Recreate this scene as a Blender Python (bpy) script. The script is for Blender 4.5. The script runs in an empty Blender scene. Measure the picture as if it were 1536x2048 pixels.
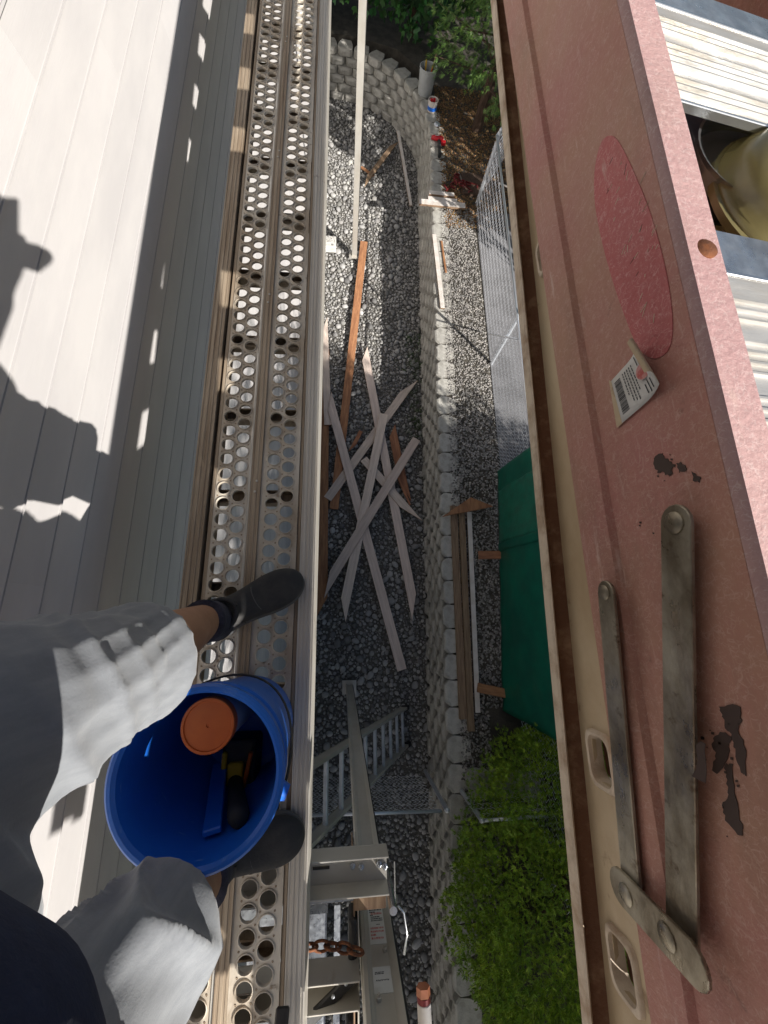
import bpy, bmesh, math, random
import numpy as np
from mathutils import Vector, Matrix, noise as mnoise

random.seed(7); rng = np.random.default_rng(7)
S = bpy.context.scene
COL = S.collection
R = math.radians

# ------------------------------------------------------------------ camera
CAMZ, F, CX, CY = 5.7, 800.0, 768.0, 1024.0           # photograph is 1536 x 2048
def _n(v): v = np.array(v, float); return v / np.linalg.norm(v)
_zc = -_n((685 - CX, -(1244 - CY), -F))
_yv = _n((709 - CX, -(-1900 - CY), -F))
_yc = _n(_yv - _zc * _yv.dot(_zc)); _xc = np.cross(_yc, _zc)
RM = np.array([_xc, _yc, _zc])
cd = bpy.data.cameras.new('camera'); cam = bpy.data.objects.new('camera', cd); COL.objects.link(cam)
cd.sensor_fit = 'VERTICAL'; cd.sensor_height = 24; cd.lens = F / 2048 * 24
cd.clip_start = 0.01; cd.clip_end = 500
cam.matrix_world = Matrix.Translation((0, 0, CAMZ)) @ Matrix(RM.tolist()).to_4x4()
S.camera = cam
S.cycles.max_bounces = 6; S.cycles.diffuse_bounces = 3; S.cycles.glossy_bounces = 3; S.cycles.transmission_bounces = 4
def ray(px, py): return RM @ _n((px - CX, -(py - CY), -F))
def at(px, py, z):
    r = ray(px, py); t = (z - CAMZ) / r[2]; return Vector((r[0] * t, r[1] * t, z))
def atx(px, py, x):
    r = ray(px, py); t = x / r[0]; return Vector((x, r[1] * t, CAMZ + r[2] * t))

# ------------------------------------------------------------------ light
SUN = Vector((1.0, -1.15, 0.98)).normalized()
w = bpy.data.worlds.new('World'); S.world = w; w.use_nodes = True
nt = w.node_tree; nt.nodes.clear()
sk = nt.nodes.new('ShaderNodeTexSky'); sk.sky_type = 'NISHITA'; sk.sun_disc = False
sk.sun_elevation = math.asin(SUN.z); sk.sun_rotation = math.atan2(SUN.x, SUN.y)
bg = nt.nodes.new('ShaderNodeBackground'); bg.inputs[1].default_value = 0.05
wo = nt.nodes.new('ShaderNodeOutputWorld')
nt.links.new(sk.outputs[0], bg.inputs[0]); nt.links.new(bg.outputs[0], wo.inputs[0])
sd = bpy.data.lights.new('sun', 'SUN'); sd.energy = 5.0; sd.angle = R(0.5); sd.color = (1, .955, .89)
so = bpy.data.objects.new('sun', sd); COL.objects.link(so)
so.rotation_euler = SUN.to_track_quat('Z', 'Y').to_euler(); so.location = (8, -9, 14)
S.view_settings.view_transform = 'Standard'; S.view_settings.look = 'None'
S.view_settings.exposure = 0.74; S.view_settings.gamma = 1

# ------------------------------------------------------------------ materials
def mat(name, col, col2=None, rough=.6, metal=0., vs=8., stretch=(1, 1, 1), bump=0., bs=60., bstretch=None,
        rnd=0., isl=0., lo=.4, hi=.6, spec=.5, trans=0., col3=None, v3=3., lo3=.55, hi3=.7, sheen=0., s3=(1, 1, 1), det=6, rv=0.):
    m = bpy.data.materials.new(name); m.use_nodes = True
    N = m.node_tree.nodes; L = m.node_tree.links; b = N['Principled BSDF']
    b.inputs['Roughness'].default_value = rough; b.inputs['Metallic'].default_value = metal
    b.inputs['Specular IOR Level'].default_value = spec
    if sheen: b.inputs['Sheen Weight'].default_value = sheen
    tc = N.new('ShaderNodeTexCoord')
    def nz(sc, st, detail=det):
        mp = N.new('ShaderNodeMapping'); mp.inputs['Scale'].default_value = st
        L.new(tc.outputs['Object'], mp.inputs[0])
        n = N.new('ShaderNodeTexNoise'); n.inputs['Scale'].default_value = sc; n.inputs['Detail'].default_value = detail
        n.inputs['Roughness'].default_value = .62
        L.new(mp.outputs[0], n.inputs[0]); return n.outputs[0]
    def mix(fac, a, c):
        x = N.new('ShaderNodeMix'); x.data_type = 'RGBA'
        if isinstance(fac, float): x.inputs[0].default_value = fac
        else: L.new(fac, x.inputs[0])
        for i, v in ((6, a), (7, c)):
            if isinstance(v, tuple): x.inputs[i].default_value = (*v[:3], 1)
            else: L.new(v, x.inputs[i])
        return x.outputs[2]
    def ramp(f, lo, hi):
        r = N.new('ShaderNodeMapRange'); r.inputs[1].default_value = lo; r.inputs[2].default_value = hi
        L.new(f, r.inputs[0]); return r.outputs[0]
    c = tuple(col)
    if col2: c = mix(ramp(nz(vs, stretch), lo, hi), tuple(col), tuple(col2))
    if col3: c = mix(ramp(nz(v3, s3), lo3, hi3), c, tuple(col3))
    if rnd or isl:
        src = []
        if rnd: src.append((N.new('ShaderNodeObjectInfo').outputs['Random'], rnd))
        if isl: src.append((N.new('ShaderNodeNewGeometry').outputs['Random Per Island'], isl))
        for o, amt in src:
            mr = N.new('ShaderNodeMapRange'); mr.inputs[3].default_value = 1 - amt; mr.inputs[4].default_value = 1 + amt
            L.new(o, mr.inputs[0])
            hs = N.new('ShaderNodeHueSaturation'); L.new(mr.outputs[0], hs.inputs['Value'])
            mh = N.new('ShaderNodeMapRange'); mh.inputs[3].default_value = .5 - amt * .05; mh.inputs[4].default_value = .5 + amt * .05
            wn = N.new('ShaderNodeMath'); wn.operation = 'FRACT'
            ml = N.new('ShaderNodeMath'); ml.operation = 'MULTIPLY'; ml.inputs[1].default_value = 17.3
            L.new(o, ml.inputs[0]); L.new(ml.outputs[0], wn.inputs[0]); L.new(wn.outputs[0], mh.inputs[0])
            L.new(mh.outputs[0], hs.inputs['Hue'])
            if isinstance(c, tuple): hs.inputs['Color'].default_value = (*c, 1)
            else: L.new(c, hs.inputs['Color'])
            c = hs.outputs[0]
    if isinstance(c, tuple): b.inputs['Base Color'].default_value = (*c, 1)
    else: L.new(c, b.inputs['Base Color'])
    if rv:
        mr = N.new('ShaderNodeMapRange'); mr.inputs[1].default_value = .3; mr.inputs[2].default_value = .7
        mr.inputs[3].default_value = max(.05, rough - rv); mr.inputs[4].default_value = min(1, rough + rv)
        L.new(nz(vs * 1.7, stretch), mr.inputs[0]); L.new(mr.outputs[0], b.inputs['Roughness'])
    if bump:
        bp = N.new('ShaderNodeBump'); bp.inputs['Strength'].default_value = bump; bp.inputs['Distance'].default_value = .01
        L.new(nz(bs, bstretch or stretch), bp.inputs['Height']); L.new(bp.outputs[0], b.inputs['Normal'])
    if trans:
        t = N.new('ShaderNodeBsdfTranslucent'); ms = N.new('ShaderNodeMixShader'); ms.inputs[0].default_value = trans
        if isinstance(c, tuple): t.inputs[0].default_value = (*c, 1)
        else: L.new(c, t.inputs[0])
        out = N['Material Output']
        L.new(b.outputs[0], ms.inputs[1]); L.new(t.outputs[0], ms.inputs[2]); L.new(ms.outputs[0], out.inputs[0])
    return m

MT = {}
MT['siding'] = mat('siding_paint', (.575, .552, .54), (.52, .50, .495), .62, vs=3, stretch=(1, .5, 2), bump=.05, bs=38, bstretch=(3, .5, 8), rnd=.03)
MT['foundation'] = mat('concrete', (.32, .31, .29), (.24, .23, .22), .9, vs=6, bump=.3, bs=40)
MT['rail'] = mat('weathered_aluminium_rail', (.60, .57, .515), (.49, .43, .35), .44, .45, vs=6, stretch=(14, .35, 10), lo=.42, hi=.8, bump=.04, bs=50, bstretch=(8, .3, 4), col3=(.14, .085, .045), v3=9, lo3=.66, hi3=.75, rv=.15)
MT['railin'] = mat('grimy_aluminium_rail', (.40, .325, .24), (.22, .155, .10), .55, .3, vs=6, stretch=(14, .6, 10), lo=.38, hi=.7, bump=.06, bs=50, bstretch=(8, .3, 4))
MT['deck'] = mat('perforated_aluminium', (.58, .53, .45), (.38, .31, .23), .5, .3, vs=10, stretch=(1, .5, 1), lo=.42, hi=.66, bump=.15, bs=60, col3=(.15, .10, .06), v3=30, lo3=.63, hi3=.74, rv=.15)
MT['galv'] = mat('galvanised_steel', (.52, .55, .58), (.36, .38, .41), .34, .85, vs=40, bump=.06, bs=90, rv=.12)
MT['alu'] = mat('bare_aluminium', (.52, .50, .46), (.38, .35, .30), .42, .6, vs=9, stretch=(6, 6, .6), bump=.06, bs=40, rv=.12)
MT['alud'] = mat('dull_aluminium_pole', (.54, .52, .475), (.46, .425, .365), .44, .4, vs=5, stretch=(1, 1, .6), lo=.4, hi=.7, bump=.03, bs=60, col3=(.30, .21, .12), v3=6, lo3=.66, hi3=.85, s3=(2, 2, .8), rv=.12)
MT['alus'] = mat('shiny_aluminium', (.62, .64, .66), (.5, .5, .5), .25, .9, vs=12)
MT['aluw'] = mat('pale_aluminium_rung', (.62, .64, .67), (.50, .52, .55), .38, .35, vs=12)
MT['rust'] = mat('rusty_steel', (.22, .075, .025), (.09, .035, .018), .8, .2, vs=60, bump=.3, bs=120)
MT['black'] = mat('black_paint', (.018, .017, .016), (.035, .032, .03), .5, vs=20, bump=.05)
MT['rubber'] = mat('black_rubber', (.02, .02, .021), None, .75)
MT['label'] = mat('sticker_paper', (.62, .61, .58), (.46, .43, .37), .7, vs=14, lo=.45, hi=.75)
MT['ink'] = mat('black_print', (.05, .05, .055), None, .8)
MT['inkred'] = mat('red_print', (.48, .11, .10), (.6, .35, .32), .8, vs=90)
MT['block'] = mat('concrete_block', (.44, .425, .385), (.33, .315, .28), .93, vs=14, bump=.55, bs=26, rnd=.12, col3=(.22, .21, .18), v3=5, lo3=.58, hi3=.8)
MT['cobble'] = mat('river_cobble', (.345, .335, .315), (.23, .23, .235), .8, vs=13, bump=.25, bs=60, rnd=.55, isl=0., lo=.35, hi=.65)
MT['cobbles'] = mat('river_cobble_mass', (.345, .335, .31), (.24, .236, .235), .82, vs=13, bump=.25, bs=60, isl=.45, lo=.35, hi=.65)
MT['gravel'] = mat('crushed_gravel', (.30, .28, .255), (.21, .20, .19), .9, vs=30, isl=.5, bump=.2, bs=90)
MT['soil'] = mat('dark_soil', (.05, .044, .036), (.085, .075, .06), .95, vs=7, bump=.8, bs=50)
MT['bark'] = mat('bark_mulch', (.25, .15, .065), (.10, .055, .025), .95, vs=40, bump=1, bs=60, isl=.4)
MT['path'] = mat('pale_concrete', (.17, .168, .175), (.12, .118, .122), .9, vs=3, bump=.2, bs=70)
MT['cedar'] = mat('raw_cedar', (.40, .19, .09), (.26, .115, .055), .72, vs=9, stretch=(4, .5, 4), rnd=.16, bump=.15, bs=50, bstretch=(6, .5, 6))
MT['prim'] = mat('primed_trim_board', (.70, .585, .505), (.58, .475, .405), .7, vs=9, stretch=(5, .35, 5), rnd=.12, bump=.12, bs=60, bstretch=(6, .6, 6), col3=(.27, .19, .15), v3=9, lo3=.62, hi3=.85, s3=(2, .7, 2))
MT['white'] = mat('white_trim_board', (.72, .67, .63), (.62, .56, .50), .65, vs=6, rnd=.05)
MT['greyw'] = mat('weathered_wood', (.30, .205, .13), (.19, .12, .075), .85, vs=9, stretch=(8, .5, 8), rnd=.1, bump=.3, bs=50, bstretch=(8, .5, 8))
MT['wire'] = mat('zinc_wire', (.70, .73, .78), None, .36, .6)
MT['tarp'] = mat('green_tarp', (.004, .15, .095), (.006, .11, .075), .42, vs=3, bump=.25, bs=9, trans=.1)
MT['tarpin'] = mat('clear_tarp_window', (.012, .17, .11), (.02, .125, .085), .32, vs=12, bump=.3, bs=25)
MT['bblue'] = mat('blue_plastic', (.016, .15, .62), (.012, .12, .54), .36, vs=4, bump=.03, bs=30, rv=.08, col3=(.12, .25, .62), v3=38, lo3=.64, hi3=.72, s3=(.5, .5, 3))
MT['orange'] = mat('orange_plastic', (.62, .135, .018), (.52, .10, .014), .42, vs=9)
MT['yellow'] = mat('yellow_plastic', (.62, .38, .02), None, .4)
MT['bgrey'] = mat('white_pail_plastic', (.47, .49, .49), (.40, .41, .41), .4, vs=6)
MT['red'] = mat('red_plastic', (.50, .012, .02), None, .38)
MT['redm'] = mat('dark_red_metal', (.21, .03, .03), (.12, .02, .02), .4, .3, vs=30)
MT['skin'] = mat('skin', (.42, .225, .135), (.36, .185, .11), .55, vs=18, bump=.05, bs=120)
MT['shorts'] = mat('grey_shorts_cloth', (.235, .248, .265), (.19, .202, .22), .92, vs=26, stretch=(3, 3, .5), lo=.35, hi=.65, bump=.10, bs=330, bstretch=(1, 1, 1), sheen=.25)
MT['shirt'] = mat('navy_knit', (.006, .012, .038), (.010, .018, .050), .92, vs=60, bump=.2, bs=300)
MT['sock'] = mat('charcoal_sock', (.05, .05, .075), (.03, .03, .045), .95, vs=80, stretch=(1, 1, 3), bump=.4, bs=260)
MT['shoe'] = mat('black_canvas_shoe', (.028, .028, .03), (.045, .042, .04), .8, vs=25, bump=.15, bs=250)
MT['sole'] = mat('grey_shoe_sole', (.10, .095, .09), None, .8)
MT['hair'] = mat('brown_hair', (.06, .035, .02), (.03, .018, .01), .7, vs=60, bump=.5)
MT['pbrown'] = mat('brown_paint_scuff', (.055, .033, .025), None, .6)
MT['metalbar'] = mat('tarnished_brass_steel', (.46, .42, .33), (.20, .165, .115), .38, .7, vs=24, stretch=(1, .6, 1), lo=.36, hi=.62, bump=.1, bs=120, col3=(.13, .09, .055), v3=60, lo3=.58, hi3=.68, rv=.2)
MT['cream'] = mat('aged_cream_fibreglass', (.55, .44, .29), (.40, .29, .17), .6, vs=7, stretch=(1, .7, 1), lo=.38, hi=.7, bump=.12, bs=90, col3=(.20, .115, .06), v3=26, lo3=.63, hi3=.75)
MT['grime_shade'] = mat('brown_grime_and_hole_shade', (.16, .075, .04), (.31, .20, .12), .85, vs=40, lo=.5, hi=.72, bump=.4, bs=120)  # gutter dirt, and the painted shade inside the rung holes
MT['lip'] = mat('worn_cream_edge', (.60, .50, .38), (.36, .25, .16), .6, vs=30, lo=.45, hi=.68, bump=.2, bs=120)
MT['amber'] = mat('amber_plastic', (.42, .36, .16), (.30, .25, .11), .22, vs=6, bump=.1, bs=14, spec=.6)
MT['copper'] = mat('copper_cap', (.55, .22, .12), (.42, .15, .08), .4, .3, vs=20)
MT['bark2'] = mat('tree_bark', (.10, .06, .04), (.05, .03, .02), .95, vs=20, stretch=(3, 3, .5), bump=.8)
MT['thuja'] = mat('thuja_foliage', (.28, .41, .026), (.145, .26, .017), .55, vs=4, isl=.45, col3=(.30, .29, .05), v3=11, lo3=.64, hi3=.72)
MT['cedarleaf'] = mat('cypress_foliage', (.15, .27, .05), (.06, .13, .022), .5, vs=4, isl=.4)
MT['maple'] = mat('maple_foliage', (.03, .12, .022), (.015, .06, .012), .5, vs=4, isl=.4)
MT['grass'] = mat('weed_foliage', (.06, .12, .02), (.03, .07, .012), .6, vs=8, isl=.3)

def fibreglass(name, base, base2, fibre):
    m = mat(name, base, base2, .6, vs=5, stretch=(1, 1, 1), lo=.35, hi=.65, bump=.25, bs=160, rv=.1)
    N = m.node_tree.nodes; L = m.node_tree.links; b = N['Principled BSDF']
    src = b.inputs['Base Color'].links[0].from_socket
    tc = N.new('ShaderNodeTexCoord')
    for (sc_, st_, lo_, hi_, cl_) in ((6, (1, .45, 1.6), .50, .78, (.20, .125, .085)), (70, (.6, .15, 1.4), .60, .72, (.62, .47, .40)), (26, (1, 1, 1), .64, .74, (.15, .085, .06))):
        mp = N.new('ShaderNodeMapping'); mp.inputs['Scale'].default_value = st_; mp.inputs['Rotation'].default_value = (.5, 0, 0); L.new(tc.outputs['Object'], mp.inputs[0])
        nn = N.new('ShaderNodeTexNoise'); nn.inputs['Scale'].default_value = sc_; nn.inputs['Detail'].default_value = 8; nn.inputs['Roughness'].default_value = .7; L.new(mp.outputs[0], nn.inputs[0])
        rr = N.new('ShaderNodeMapRange'); rr.inputs[1].default_value = lo_; rr.inputs[2].default_value = hi_; rr.inputs[4].default_value = .62; L.new(nn.outputs[0], rr.inputs[0])
        xx = N.new('ShaderNodeMix'); xx.data_type = 'RGBA'; L.new(rr.outputs[0], xx.inputs[0]); L.new(src, xx.inputs[6]); xx.inputs[7].default_value = (*cl_, 1); src = xx.outputs[2]
    tc = N.new('ShaderNodeTexCoord'); acc = None
    for sc, off in ((330, 0), (230, 5.3), (150, 2.1)):
        mp = N.new('ShaderNodeMapping'); mp.inputs['Location'].default_value = (off, off, off); L.new(tc.outputs['Object'], mp.inputs[0])
        nzz = N.new('ShaderNodeTexNoise'); nzz.inputs['Scale'].default_value = sc * .4; L.new(mp.outputs[0], nzz.inputs[0])
        mx = N.new('ShaderNodeMix'); mx.data_type = 'VECTOR'; mx.inputs[0].default_value = .012
        L.new(mp.outputs[0], mx.inputs[4]); L.new(nzz.outputs[1], mx.inputs[5])
        v = N.new('ShaderNodeTexVoronoi'); v.feature = 'DISTANCE_TO_EDGE'; v.inputs['Scale'].default_value = sc; v.inputs['Randomness'].default_value = 1
        L.new(mx.outputs[1], v.inputs['Vector'])
        r = N.new('ShaderNodeMapRange'); r.inputs[1].default_value = .07; r.inputs[2].default_value = .0; r.inputs[3].default_value = 0; r.inputs[4].default_value = .5
        L.new(v.outputs['Distance'], r.inputs[0])
        # break the threads up
        n2 = N.new('ShaderNodeTexNoise'); n2.inputs['Scale'].default_value = sc * .8; L.new(mp.outputs[0], n2.inputs[0])
        r2 = N.new('ShaderNodeMapRange'); r2.inputs[1].default_value = .5; r2.inputs[2].default_value = .62; L.new(n2.outputs[0], r2.inputs[0])
        mu = N.new('ShaderNodeMath'); mu.operation = 'MULTIPLY'; L.new(r.outputs[0], mu.inputs[0]); L.new(r2.outputs[0], mu.inputs[1])
        if acc is None: acc = mu.outputs[0]
        else:
            a = N.new('ShaderNodeMath'); a.operation = 'MAXIMUM'; L.new(acc, a.inputs[0]); L.new(mu.outputs[0], a.inputs[1]); acc = a.outputs[0]
    x = N.new('ShaderNodeMix'); x.data_type = 'RGBA'; L.new(acc, x.inputs[0]); L.new(src, x.inputs[6]); x.inputs[7].default_value = (*fibre, 1)
    L.new(x.outputs[2], b.inputs['Base Color'])
    return m
MT['pink'] = fibreglass('faded_red_fibreglass', (.43, .235, .16), (.43, .18, .155), (.60, .42, .345))
MT['pinkred'] = fibreglass('worn_red_label', (.50, .125, .12), (.43, .11, .11), (.70, .45, .42))
MT['pinktop'] = fibreglass('pale_flange_fibreglass', (.46, .29, .27), (.40, .235, .23), (.62, .5, .47))  # paler, greyer pink for the top flange
def tread_mat():
    return mat('ribbed_aluminium_tread', (.50, .485, .46), (.41, .37, .31), .42, .45, vs=22, stretch=(.5, 2, 1), lo=.42, hi=.7, bump=.1, bs=90, col3=(.33, .17, .075), v3=16, lo3=.66, hi3=.70, rv=.15)
MT['tread'] = tread_mat()

# ------------------------------------------------------------------ mesh helpers
class MB:
    def __init__(s): s.v = []; s.f = []
    def add(s, vs, fs):
        o = len(s.v); s.v += [tuple(v) for v in vs]; s.f += [tuple(i + o for i in f) for f in fs]; return s
    def obox(s, c, ax, h):
        c = Vector(c); a = [Vector(x).normalized() for x in ax]
        vs = [c + a[0] * (h[0] * i) + a[1] * (h[1] * j) + a[2] * (h[2] * k) for i in (-1, 1) for j in (-1, 1) for k in (-1, 1)]
        return s.add(vs, [(0, 1, 3, 2), (4, 6, 7, 5), (0, 4, 5, 1), (2, 3, 7, 6), (0, 2, 6, 4), (1, 5, 7, 3)])
    def box(s, x0, x1, y0, y1, z0, z1):
        return s.obox(((x0 + x1) / 2, (y0 + y1) / 2, (z0 + z1) / 2), ((1, 0, 0), (0, 1, 0), (0, 0, 1)), ((x1 - x0) / 2, (y1 - y0) / 2, (z1 - z0) / 2))
    def bar(s, p, q, wd, th, up=(0, 0, 1)):
        p = Vector(p); q = Vector(q); d = (q - p); l = d.length; d.normalize(); sd = d.cross(Vector(up)).normalized(); u = sd.cross(d)
        return s.obox((p + q) / 2, (d, sd, u), (l / 2, wd / 2, th / 2))
    def tube(s, pts, r, n=8, caps=True, ref=(0, 0, 1)):
        pts = [Vector(p) for p in pts]; k = len(pts); rr = r if isinstance(r, (list, tuple)) else [r] * k
        vs = []; fs = []
        for i, p in enumerate(pts):
            d = (pts[min(i + 1, k - 1)] - pts[max(i - 1, 0)]).normalized(); rf = Vector(ref)
            if abs(d.dot(rf)) > .95: rf = Vector((1, 0, 0)) if abs(d.x) < .9 else Vector((0, 1, 0))
            a = d.cross(rf).normalized(); b = d.cross(a)
            for j in range(n):
                t = 2 * math.pi * j / n; vs.append(p + (a * math.cos(t) + b * math.sin(t)) * rr[i])
        for i in range(k - 1):
            for j in range(n):
                fs.append((i * n + j, i * n + (j + 1) % n, (i + 1) * n + (j + 1) % n, (i + 1) * n + j))
        if caps: fs.append(tuple(range(n))[::-1]); fs.append(tuple((k - 1) * n + j for j in range(n)))
        return s.add(vs, fs)
    def lathe(s, prof, n=32, o=(0, 0, 0), ax=None, closed=False):
        o = Vector(o); ax = ax or ((1, 0, 0), (0, 1, 0), (0, 0, 1)); a, b, c = [Vector(x) for x in ax]
        vs = []; fs = []; k = len(prof)
        for r_, z in prof:
            for j in range(n):
                t = 2 * math.pi * j / n; vs.append(o + a * (r_ * math.cos(t)) + b * (r_ * math.sin(t)) + c * z)
        for i in range(k - 1 + (1 if closed else 0)):
            i2 = (i + 1) % k
            for j in range(n): fs.append((i * n + j, i * n + (j + 1) % n, i2 * n + (j + 1) % n, i2 * n + j))
        if not closed:
            if prof[0][0] > 1e-6: fs.append(tuple(range(n))[::-1])
            if prof[-1][0] > 1e-6: fs.append(tuple((k - 1) * n + j for j in range(n)))
        return s.add(vs, fs)
    def prism(s, poly, o, u, v, wdir, d0, d1):
        o = Vector(o); u = Vector(u); v = Vector(v); wd = Vector(wdir); n = len(poly)
        vs = [o + u * a + v * b + wd * d0 for a, b in poly] + [o + u * a + v * b + wd * d1 for a, b in poly]
        fs = [tuple(range(n))[::-1], tuple(range(n, 2 * n))] + [(i, (i + 1) % n, n + (i + 1) % n, n + i) for i in range(n)]
        return s.add(vs, fs)
    def mesh(s, name):
        m = bpy.data.meshes.new(name); m.from_pydata(s.v, [], s.f)
        bm = bmesh.new(); bm.from_mesh(m); bmesh.ops.recalc_face_normals(bm, faces=bm.faces); bm.to_mesh(m); bm.free()
        return m

def empty(name, loc, label=None, cat=None, group=None):
    e = bpy.data.objects.new(name, None); COL.objects.link(e); e.location = loc; e.empty_display_size = .1
    if label: tag(e, label, cat, group)
    return e
def tag(o, label=None, cat=None, group=None, kind=None):
    for k, v in (('label', label), ('category', cat), ('group', group), ('kind', kind)):
        if v: o[k] = v
    return o
def wmat(o):
    m = Matrix.Translation(o.location) if not o.parent else wmat(o.parent) @ o.matrix_parent_inverse @ Matrix.Translation(o.location)
    return m
def obj(name, mb, m, parent=None, bev=0., smooth=False, seg=1, auto=None):
    me = mb if isinstance(mb, bpy.types.Mesh) else mb.mesh(name)
    o = bpy.data.objects.new(name, me); COL.objects.link(o)
    if isinstance(m, str): m = MT[m]
    if not me.materials: me.materials.append(m)
    if parent:
        o.parent = parent; o.matrix_parent_inverse = wmat(parent).inverted()
    if smooth or auto is not None:
        me.polygons.foreach_set('use_smooth', [True] * len(me.polygons))
    if auto is not None:
        try: me.set_sharp_from_angle(angle=R(auto))
        except Exception: pass
    if bev:
        b = o.modifiers.new('bevel', 'BEVEL'); b.width = bev; b.segments = seg; b.limit_method = 'ANGLE'; b.angle_limit = R(35)
    return o
def top(name, mb, m, label, cat, group=None, **k):
    return tag(obj(name, mb, m, **k), label, cat, group)
def struct(name, mb, m, **k):
    return tag(obj(name, mb, m, **k), kind='structure')

# ------------------------------------------------------------------ setting: ground, terrace
WALLX = -.65
def wall_front_x(y): return 1.245 + .029 * y           # front edge of the retaining wall's top course
g = MB(); g.add([(-60, -60, 0), (60, -60, 0), (60, 60, 0), (-60, 60, 0)], [(0, 1, 2, 3)])
MT['bed'] = mat('gritty_bed', (.15, .14, .125), (.095, .09, .08), .95, vs=40, bump=.9, bs=120)
ground = struct('ground', g, 'bed')
TZ = .74
t = MB(); P = [(1.30, -12), (30, -12), (30, 30), (-8, 30), (-8, 10.72), (.2, 10.72), (.95, 10.5), (1.35, 10.05), (1.5, 9.3), (1.56, 8), (1.45, 4), (1.36, 1)]
t.prism(P, (0, 0, 0), (1, 0, 0), (0, 1, 0), (0, 0, 1), .002, TZ); terrace = struct('terrace', t, 'soil')
t = MB(); t.add([(2.12, -1.2, TZ + .012), (6, -1.2, TZ + .012), (6, 6.6, TZ + .012), (2.17, 6.6, TZ + .012)], [(0, 1, 2, 3)])
struct('neighbour_path', t, 'path')

# ------------------------------------------------------------------ house wall of lap boards
house = empty('house', (WALLX, 3, 0), 'house wall of pale grey lap siding beside the scaffold plank', 'house')
c = MB(); c.box(-6, WALLX - .022, -9, 15, .25, 6.89); obj('sheathing', c, 'siding', house)
c = MB(); c.box(-6.02, WALLX - .012, -9.02, 15.02, .001, .262); obj('foundation', c, 'foundation', house)
c = MB(); c.box(-6, -.10, -9, 15, 6.90, 6.93); obj('unseen_soffit', c, 'siding', house)  # unseen eave and roof, added to keep sky light off the siding
c = MB(); c.box(-.10, -.075, -9, 15, 6.88, 7.10); obj('unseen_fascia', c, 'white', house)
c = MB(); c.prism([(-6, 8.9), (-.02, 7.13), (-.02, 7.10), (-6, 8.8)], (0, 0, 0), (1, 0, 0), (0, 0, 1), (0, 1, 0), -9, 15); obj('unseen_roof', c, 'foundation', house)
LAP = .1035; z0 = 4.4275 - 40 * LAP
k = 0
while z0 + LAP * (k + 1) < 6.9:
    zb = z0 + LAP * k; cuts = [-9.0]
    if zb < 5.35:
        y = -9 + rng.uniform(1.2, 4.9)
        st = [0, 1.9, 3.1, .9, 2.4][k % 5]
        for q in (-4.6 + st, -.9 + st, 2.75 + st, 6.4 + st): cuts.append(q + rng.uniform(-.15, .15))
    cuts.append(15.0)
    for a, b2 in zip(cuts[:-1], cuts[1:]):
        m_ = MB(); x = WALLX; e = .00006
        pr = [(x - .02, zb), (x + .0010, zb), (x + .0010, zb + .0026), (x - .0085, zb + .0029), (x - .0085, zb + .0062), (x + .0004, zb + .0064), (x - .0002, zb + .0085), (x - .0095, zb + LAP - .001), (x - .02, zb + LAP - .001)]
        m_.prism([(p[0], p[1]) for p in pr], (0, 0, 0), (1, 0, 0), (0, 0, 1), (0, 1, 0), a + e, b2 - e)
        obj('siding_board', m_, 'siding', house)
    k += 1

# ------------------------------------------------------------------ retaining wall, one block at a time
NC, CH = 6, .125
rw = empty('retaining_wall', (1.3, 2, 0), 'curved retaining wall of split-face concrete blocks', 'wall')
def block_mesh(i, wd=.286, dp=.25, h=CH - .004):
    r_ = random.Random(i); bm = bmesh.new(); nx, nz = 10, 4
    # plan: front (towards -x) has two chamfers, the back is narrower
    hw = wd / 2; plan = [(0, -hw + .052), (0, 0), (0, hw - .052), (.052, hw - .002), (dp * .55, hw - .012), (dp, hw - .058), (dp, -hw + .058), (dp * .55, -hw + .012), (.052, -hw + .002)]
    fr = []
    def rough(t, z, amt):
        return mnoise.noise(Vector((t * 9 + i * 7.1, z * 14, i * 3.3))) * amt
    # front polyline sampled finely
    poly = []
    pts = [(.052, -hw + .002), (0, -hw + .052), (0, hw - .052), (.052, hw - .002)]
    for a, b2 in zip(pts[:-1], pts[1:]):
        for s_ in range(4): poly.append((a[0] + (b2[0] - a[0]) * s_ / 4, a[1] + (b2[1] - a[1]) * s_ / 4))
    poly.append(pts[-1])
    back = [(dp * .55, hw - .012), (dp, hw - .058), (dp, -hw + .058), (dp * .55, -hw + .012)]
    rows = []
    zs = [0, .015, h * .35, h * .65, h - .012, h]
    for zi, z in enumerate(zs):
        row = []
        for j, (px, py) in enumerate(poly):
            bul = -.016 if 0 < zi < len(zs) - 1 else .004
            a = .022 if 0 < zi < len(zs) - 1 else .008
            row.append(bm.verts.new((px + bul + rough(py, z, a), py + (rough(py + 3, z, .006) if 0 < j < len(poly) - 1 else 0), z)))
        for px, py in back: row.append(bm.verts.new((px, py, z)))
        rows.append(row)
    n = len(rows[0])
    for a, b2 in zip(rows[:-1], rows[1:]):
        for j in range(n): bm.faces.new((a[j], a[(j + 1) % n], b2[(j + 1) % n], b2[j]))
    bm.faces.new(rows[-1]); bm.faces.new(rows[0][::-1])
    bmesh.ops.recalc_face_normals(bm, faces=bm.faces)
    m = bpy.data.meshes.new('block'); bm.to_mesh(m); bm.free(); m.materials.append(MT['block']); return m
bmeshes = [block_mesh(i) for i in range(7)]
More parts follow.
